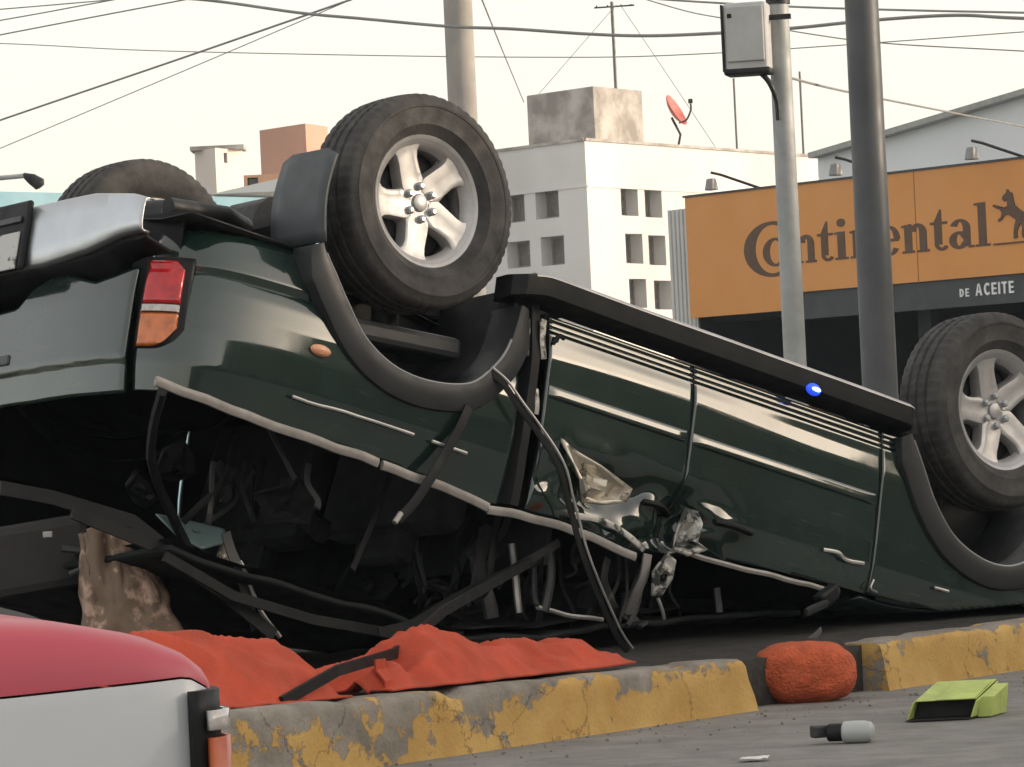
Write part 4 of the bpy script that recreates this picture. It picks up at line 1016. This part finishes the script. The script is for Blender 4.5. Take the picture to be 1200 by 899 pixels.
def letters(glyphs, par, z, hx, w0, m, tk=.006):
    for ch, u0, u1 in glyphs:
        wd = max(p[0] for s_ in GL[ch] for p in s_); sx = (u1 - u0) / wd; mb = MB()
        for k, s_ in enumerate(GL[ch]):
            mb.prism([(u0 + a * sx, z + b * hx) for a, b in s_], sn * w0, sdv, (0, 0, 1), sn, tk + .001 * k)
        mb.build('letter', m, par)
lz = zb_ + .40
fas = [o for o in shop.children if o.name.startswith('fascia')][0]
letters([('C', 1.22, 2.32), ('o', 1.62, 2.17), ('n', 2.24, 2.75), ('t', 2.78, 3.10), ('i', 3.13, 3.40), ('n', 3.44, 3.98), ('e', 4.02, 4.44), ('n', 4.47, 5.00), ('t', 5.03, 5.36), ('a', 5.38, 5.86), ('l', 5.88, 6.16)], fas, lz, .385, .139, ink)
# prancing horse emblem beside the name
horse = [(.10, .62), (.02, .66), (.0, .63), (.10, .57), (.24, .58), (.30, .62), (.29, .74), (.24, .70), (.20, .74), (.21, .80), (.28, .85), (.31, .92), (.35, .87), (.40, .84), (.42, .72), (.44, .62), (.52, .54), (.60, .48), (.68, .46), (.74, .42), (.78, .46), (.84, .44), (.88, .34), (.87, .22), (.82, .14), (.84, .26), (.80, .36), (.74, .33), (.70, .22), (.64, .12), (.66, .02), (.58, .0), (.56, .08), (.58, .18), (.56, .28), (.50, .22), (.46, .12), (.47, .02), (.40, .0), (.40, .10), (.42, .24), (.46, .34), (.38, .40), (.30, .46), (.22, .44), (.16, .36), (.10, .34), (.10, .38), (.16, .42), (.18, .50)]
MB().prism([(6.24 + a * .92, lz + .06 + b * .72) for a, b in horse], sn * .139, sdv, (0, 0, 1), sn, .02).build('horse_emblem', ink, fas)
on('emblem_line', rc(6.22, 7.2, lz - .0, lz + .02), ink, .139, .02, fas)
# white lettering on the grey band
gb = [o for o in shop.children if o.name.startswith('grey_band')][0]
whl = mat('white lettering', (.75, .76, .76), .6, var=.05)
GS = {'A': [[(0, 0), (.2, 0), (.42, 1), (.30, 1)], [(.6, 0), (.82, 0), (.52, 1), (.421, 1)], rc(.2, .62, .25, .42)],
      'C': [ring(.45, .5, .42, .52, .2, .2, 45, 315)], 'E': [rc(0, .2, 0, 1), rc(.2, .6, 0, .18), rc(.2, .56, .42, .58), rc(.2, .6, .82, 1)],
      'I': [rc(0, .2, 0, 1)], 'T': [rc(.22, .42, 0, .82), rc(0, .64, .82, 1)], 'D': [rc(0, .2, 0, 1), ring(.2, .5, .48, .5, .2, .18, -90, 90)]}
def small(txt, u, z, h, w):
    for ch in txt:
        mb = MB(); wd = max(p[0] for s_ in GS[ch] for p in s_)
        for k, s_ in enumerate(GS[ch]): mb.prism([(u + a * w, z + b * h) for a, b in s_], sn * .10, sdv, (0, 0, 1), sn, .012 + .001 * k)
        mb.build('letter', whl, gb); u += wd * w + .035
small('DE', 5.50, zb_ - .25, .11, .11); small('ACEITE', 5.80, zb_ - .25, .16, .15)
# floodlights on the fascia
def flood(u, left, parent=shop):
    fl_ = MB().tube([sdv * u + Vector((0, 0, zt_ + .02)), sdv * (u - .45 * left) + sn * .35 + Vector((0, 0, zt_ + .25)), sdv * (u - .55 * left) + sn * .45 + Vector((0, 0, zt_ + .29))], .022, 6).build('floodlight', steel_d, parent)
    h = sdv * (u - .55 * left) + sn * .45 + Vector((0, 0, zt_ + .12))
    MB().box(h - Vector((0, 0, .0)), (.17, .14, .17), sdv.to_track_quat('X', 'Z').to_matrix(), (.75, .6)).build('lamp_head', mat('lamp grey', (.22, .22, .22), .5), fl_, bevel=.02)
flood(1.5, 1); flood(6.75, 1); flood(4.1, 1)
# corrugated flank left of the fascia
cg = mat('light grey sheet', (.55, .55, .54), .6, var=.08, scale=1.5)
rows = []
for i in range(41):
    u = -.62 + .60 * i / 40; w = -.06 + .022 * (1 if (i // 3) % 2 else -1)
    rows.append([sdv * u + sn * w + Vector((0, 0, z)) for z in (-.3, zt_ - .14)])
tag(MB().quadgrid(rows).build('sheet_cladding', cg, shop, solid=.02))
# warehouse behind
wm = mat('pale blue white cladding', (.72, .74, .76), .7, var=.05, scale=.5)
W0 = at(958, 186, 74); W1 = at(1260, 96, 70); Wb = at(1262, 330, 70)
wr = empty('warehouse', (W0.x, W0.y, 0), 'pale warehouse gable rising behind the orange fascia', 'warehouse')
ux = Vector((W1.x - W0.x, W1.y - W0.y, 0)); LW = ux.length; ux.normalize(); un_ = Vector((ux.y, -ux.x, 0))
MB().prism([(0, -.2), (2 * LW, -.2), (2 * LW, W0.z), (LW, W1.z), (0, W0.z)], (0, 0, 0), ux, (0, 0, 1), un_, -.3).build('gable_wall', wm, wr)
for a, b in (((0, W0.z), (LW, W1.z)), ((LW, W1.z), (2 * LW, W0.z))):
    v = Vector((b[0] - a[0], b[1] - a[1])); pv = Vector((-v.y, v.x)).normalized() * .10
    MB().prism([(a[0], a[1] + .002), (b[0], b[1] + .002), (b[0] + pv.x, b[1] + pv.y), (a[0] + pv.x, a[1] + pv.y)], un_ * .25, ux, (0, 0, 1), un_, -16).build('roof_slope', mat('grey roof sheet', (.33, .33, .32), .7), wr)
MB().prism([(0, -.2), (.2, -.2), (.2, W0.z - .01), (0, W0.z - .01)], -un_ * .31, ux, (0, 0, 1), un_, -14).build('side_wall', wm, wr)

# left background
teal = mat('teal painted wall', (.17, .33, .40), .8, base2=(.25, .42, .50), thr=(.35, .65), scale=.7)
a0 = at(-60, 223, 62); a1 = at(470, 246, 70)
nb = Vector((a1.x - a0.x, a1.y - a0.y, 0)).normalized(); bkv = Vector((-nb.y, nb.x, 0))
shell('teal_building', [tuple(a0[:2]), tuple(a1[:2]), tuple((a1 + bkv * 8)[:2]), tuple((a0 + bkv * 8)[:2])], -.2, a0.z, teal, 'long low teal building behind the tail of the wreck', {0: [(.9, 1.7, 1.0, 2.1), (3.0, 3.9, 1.0, 2.1), (5.2, 6.1, 1.0, 2.1)]}, frame_m=wallw)
c0 = at(228, 178, 82); c1 = at(252, 176, 81.2); c2 = at(284, 178, 82.2)
tw = shell('white_stair_tower', [(c0.x, c0.y), (c1.x, c1.y), (c2.x, c2.y), (c0.x + c2.x - c1.x, c0.y + c2.y - c1.y)], -.2, c0.z, mat('cream wall', (.66, .58, .52), .9, var=.06, scale=.6), 'slim cream chimney tower with a flat slab cap', {1: [(.34, .48, c0.z - .28, c0.z - .08)]}, cat='tower', recess=.1)
cc = (c0 + c2) / 2; MB().box((cc.x, cc.y, c0.z + .04), (1.06, .9, .08)).build('slab_cap', stain, tw)
d0 = at(304, 153, 100); d1 = at(358, 150, 98.5); d2 = at(384, 152, 99.8)
shell('salmon_block', [(d0.x, d0.y), (d1.x, d1.y), (d2.x, d2.y), (d0.x + d2.x - d1.x, d0.y + d2.y - d1.y)], -.2, d0.z, mat('salmon wall', (.52, .30, .22), .9, var=.08, scale=.6), 'salmon pink block rising behind the mud flap')
e0 = at(277, 206, 97); e1 = at(306, 206, 97)
shell('peach_house', [(e0.x, e0.y), (e1.x + 2, e1.y), (e1.x + 2, e1.y + 5), (e0.x, e0.y + 5)], -.2, e0.z, mat('peach wall', (.62, .36, .22), .9, var=.08), 'low peach house between the cream tower and the salmon block', {0: [(.25, .5, e0.z - .4, e0.z - .06)]}, recess=.1)
f0 = at(246, 228, 76); f1 = at(350, 208, 80)
mbf = shell('white_low_house', [(f0.x, f0.y), (f1.x + 1, f1.y), (f1.x + 1, f1.y + 6), (f0.x, f0.y + 6)], -.2, f0.z, wallw, 'low white house with a sloping roof edge beside the cream tower')
MB().prism([(0, f0.z + .002), (3.0, f0.z + .002), (3.0, f0.z + .55)], (f0.x, f0.y, 0), (1, 0, 0), (0, 0, 1), (0, 1, 0), 6).build('gable', wallw, mbf)

# poles -------------------------------------------------------------
conc = mat('pole concrete', (.34, .32, .295), .9, var=.14, scale=3, detail=8, bump=.15, bscale=20)
galv = mat('painted grey pole', (.36, .37, .365), .6, .2, var=.2, scale=5, detail=8)
dstl = mat('dark grey steel pole', (.085, .09, .095), .5, .3, var=.2, scale=2.5, detail=8)
def pole(name, px, py, d, r_, top, m, label, taper=.85):
    b = at(px, py, d); o = empty(name, (b.x, b.y, 0), label, 'pole')
    MB().tube([(0, 0, -.2), (0, 0, top * .5), (0, 0, top)], [r_, r_ * (1 + taper) / 2, r_ * taper], 24).build('shaft', m, o, smooth=True)
    MB().tube([(0, 0, .0), (0, 0, .25)], r_ * 1.25, 24).build('footing', conc, o, smooth=30)
    return o
p1 = pole('meter_pole', 921, 200, 21, .060, 5.0, galv, 'slim light grey pole carrying the meter box', .82)
for z in (3.0, 3.26): MB().tube([(0, 0, z), (0, 0, z + .03)], .062, 20).build('steel_band', steel_d, p1, smooth=30)
p2 = pole('steel_pole', 1020, 220, 22.5, .100, 6.0, dstl, 'thick dark grey steel pole in front of the orange fascia', .84)
p3 = pole('concrete_pole', 540, 80, 34, .125, 8.5, conc, 'pale concrete power pole behind the raised rear wheel', .9)
# meter box
mc = at(876, 45, 20.9)
mbx = empty('meter_box', mc, 'grey white electricity meter box bracketed to the slim pole', 'meter box')
bxw = mat('meter box paint', (.48, .48, .47), .5, var=.1, scale=8)
Rz = Matrix.Rotation(R(-12), 3, 'Z')
MB().box((0, 0, 0), (.225, .15, .355), Rz).build('case', bxw, mbx, bevel=.022, seg=3)
MB().box(Rz @ Vector((.0, -.082, .018)), (.19, .012, .28), Rz).build('door', bxw, mbx, bevel=.006)
MB().box(Rz @ Vector((0, 0, -.17)), (.235, .16, .035), Rz).build('base_rim', steel_d, mbx, bevel=.012)
MB().box(Rz @ Vector((-.116, 0, .0)), (.012, .158, .34), Rz).build('side_rim', steel_d, mbx, bevel=.004)
MB().box(Rz @ Vector((-.075, -.088, .11)), (.022, .01, .022), Rz).build('lock', black, mbx, bevel=.003)
MB().box(Rz @ Vector((.16, .03, .10)), (.12, .03, .025), Rz).build('bracket', steel_d, mbx)
MB().tube(catmull([Rz @ Vector((.06, 0, -.18)), Rz @ Vector((.10, .0, -.23)), Rz @ Vector((.13, .02, -.32)), Rz @ Vector((.135, .02, -.42))], 5), .014, 8).build('conduit', steel_d, mbx, smooth=True)
# street lamp with drooping head at the left
lb = at(-190, 260, 36); lampo = empty('street_lamp', (lb.x, lb.y, 0), 'grey street lamp reaching over the teal building', 'street lamp')
h0 = at(-190, 226, 36) - Vector((lb.x, lb.y, 0)); h1 = at(30, 206, 36) - Vector((lb.x, lb.y, 0)); h2 = at(42, 207, 36) - Vector((lb.x, lb.y, 0))
MB().tube([(0, 0, 0), (0, 0, h0.z)], .06, 12).build('post', galv, lampo, smooth=True)
MB().tube([h0, h1, h2], .022, 8).build('arm', galv, lampo, smooth=True)
MB().tube([h1 + Vector((-.02, 0, .01)), h1 + Vector((.05, 0, -.03)), h1 + Vector((.12, 0, -.08)), h1 + Vector((.135, 0, -.10))], [.02, .05, .06, .03], 12).build('lamp_head', steel_d, lampo, smooth=True)

# overhead wires ---------------------------------------------------
wire_m = mat('weathered cable', (.27, .265, .255), .7)
def wire(pts, r_, label):
    p = [at(*q) for q in pts]
    o = MB().tube(catmull(p, 10), r_, 6).build('overhead_wire', wire_m, smooth=True)
    return tag(o, label, 'wire', 'overhead wires')
wire([(-260, 32, 36), (0, 11, 34), (140, -1, 33), (420, -26, 32)], .0055, 'thin straight wire climbing towards the concrete power pole')
wire([(-260, 68, 36), (0, 24, 34), (132, 0, 33), (420, -52, 32)], .0055, 'thin straight wire climbing towards the concrete power pole')
wire([(-300, 100, 38), (0, 41, 36), (215, 0, 34), (520, -58, 32)], .0065, 'thin straight wire climbing towards the concrete power pole')
wire([(-300, 245, 40), (0, 141, 37), (205, 71, 35), (410, 0, 33), (560, -52, 32)], .009, 'thick straight diagonal wire above the upturned tail of the wreck')
wire([(-300, 300, 44), (0, 174, 41), (230, 77, 38), (420, -4, 36)], .0045, 'thin faint diagonal wire running just under the thick diagonal one')
wire([(-300, 42, 44), (0, 51, 42), (200, 60, 41), (600, 67, 39), (845, 62, 38), (1300, 30, 36)], .0055, 'thin nearly level wire crossing behind the concrete pole')
wire([(-300, -50, 33), (120, -8, 32), (240, 0, 31.5), (350, 15, 31), (425, 22, 30.8), (525, 31, 30.5), (600, 34, 30), (690, 40, 29.8), (760, 42, 29.5), (840, 39, 29), (930, 33, 28.8), (1020, 24, 28.5), (1120, 18, 28.3), (1210, 22, 28), (1500, 30, 27)], .013, 'heavy wavy cable sagging across the whole sky')
wire([(545, -50, 34), (565, 0, 50), (590, 62, 70), (614, 120, 91)], .011, 'steep stay wire slanting down beside the concrete pole')
wire([(680, -8, 32), (800, 1, 31), (930, 8, 30), (1060, 12, 29), (1200, 15, 28), (1500, 22, 27)], .009, 'thin level wire passing the top of the meter box')
wire([(925, 91, 21), (990, 107, 24), (1120, 133, 30), (1300, 168, 36)], .007, 'service wire leaving the meter pole towards the warehouse')
wire([(720, -12, 33), (800, 12, 32), (850, 22, 31), (950, 40, 30), (1040, 51, 29), (1200, 60, 28), (1500, 76, 27)], .005, 'thin wire sloping down behind the dark steel pole above the warehouse')
wire([(722, 6, 93), (675, 60, 92.6), (630, 112, 92.2)], .008, 'slanting guy line of the tall aerial mast')
wire([(727, 6, 93), (785, 92, 94.5), (838, 172, 96)], .008, 'slanting guy line of the tall aerial mast')

# unseen houses across the street, added to block low sun and darken reflections
str_m = mat('unseen house brown render', (.09, .08, .07), .9, var=.12, scale=.6)
str_n = mat('unseen house grey render', (.09, .09, .088), .9, var=.12, scale=.6)
def unseen_row_house(x, y0, y1, h, m, label):
    L = y1 - y0; ops = []
    for k in range(int(L // 3)):
        u = 1 + k * 3; ops += [(u, u + 1.3, 1.0, 2.4)] + ([(u, u + 1.3, 3.9, 5.1)] if h > 5 else [])
    return shell('unseen_house', [(x, y1), (x, y0), (x + 9, y0), (x + 9, y1)], -.4, h, m, label, {0: ops}, recess=.15)
unseen_row_house(20, -96, -6.1, 5.5, str_n, 'unseen grey terraced house across the street, added for its shade')
unseen_row_house(20.1, -6, 15, 5.5, str_m, 'unseen brown terraced house across the street, added for its shade')
unseen_row_house(20, 15.1, 42, 5.5, mat('unseen house tan render', (.10, .09, .08), .9, var=.12, scale=.6), 'unseen tan terraced house next to the tyre shop, added for its shade')
# thin evening haze
hz = MB().box((0, 300, 5.8), (1900, 2500, 14.4)).build('haze', None)
hm_ = bpy.data.materials.new('haze air'); hm_.use_nodes = True; hn = hm_.node_tree.nodes
for n_ in list(hn):
    if n_.type == 'BSDF_PRINCIPLED': hn.remove(n_)
pv_ = hn.new('ShaderNodeVolumePrincipled'); pv_.inputs['Density'].default_value = .0005; pv_.inputs['Color'].default_value = (.80, .90, 1, 1)
hm_.node_tree.links.new(pv_.outputs[0], [n_ for n_ in hn if n_.type == 'OUTPUT_MATERIAL'][0].inputs['Volume'])
hz.data.materials.append(hm_); tag(hz, 'thin pale haze in the air', kind='stuff')
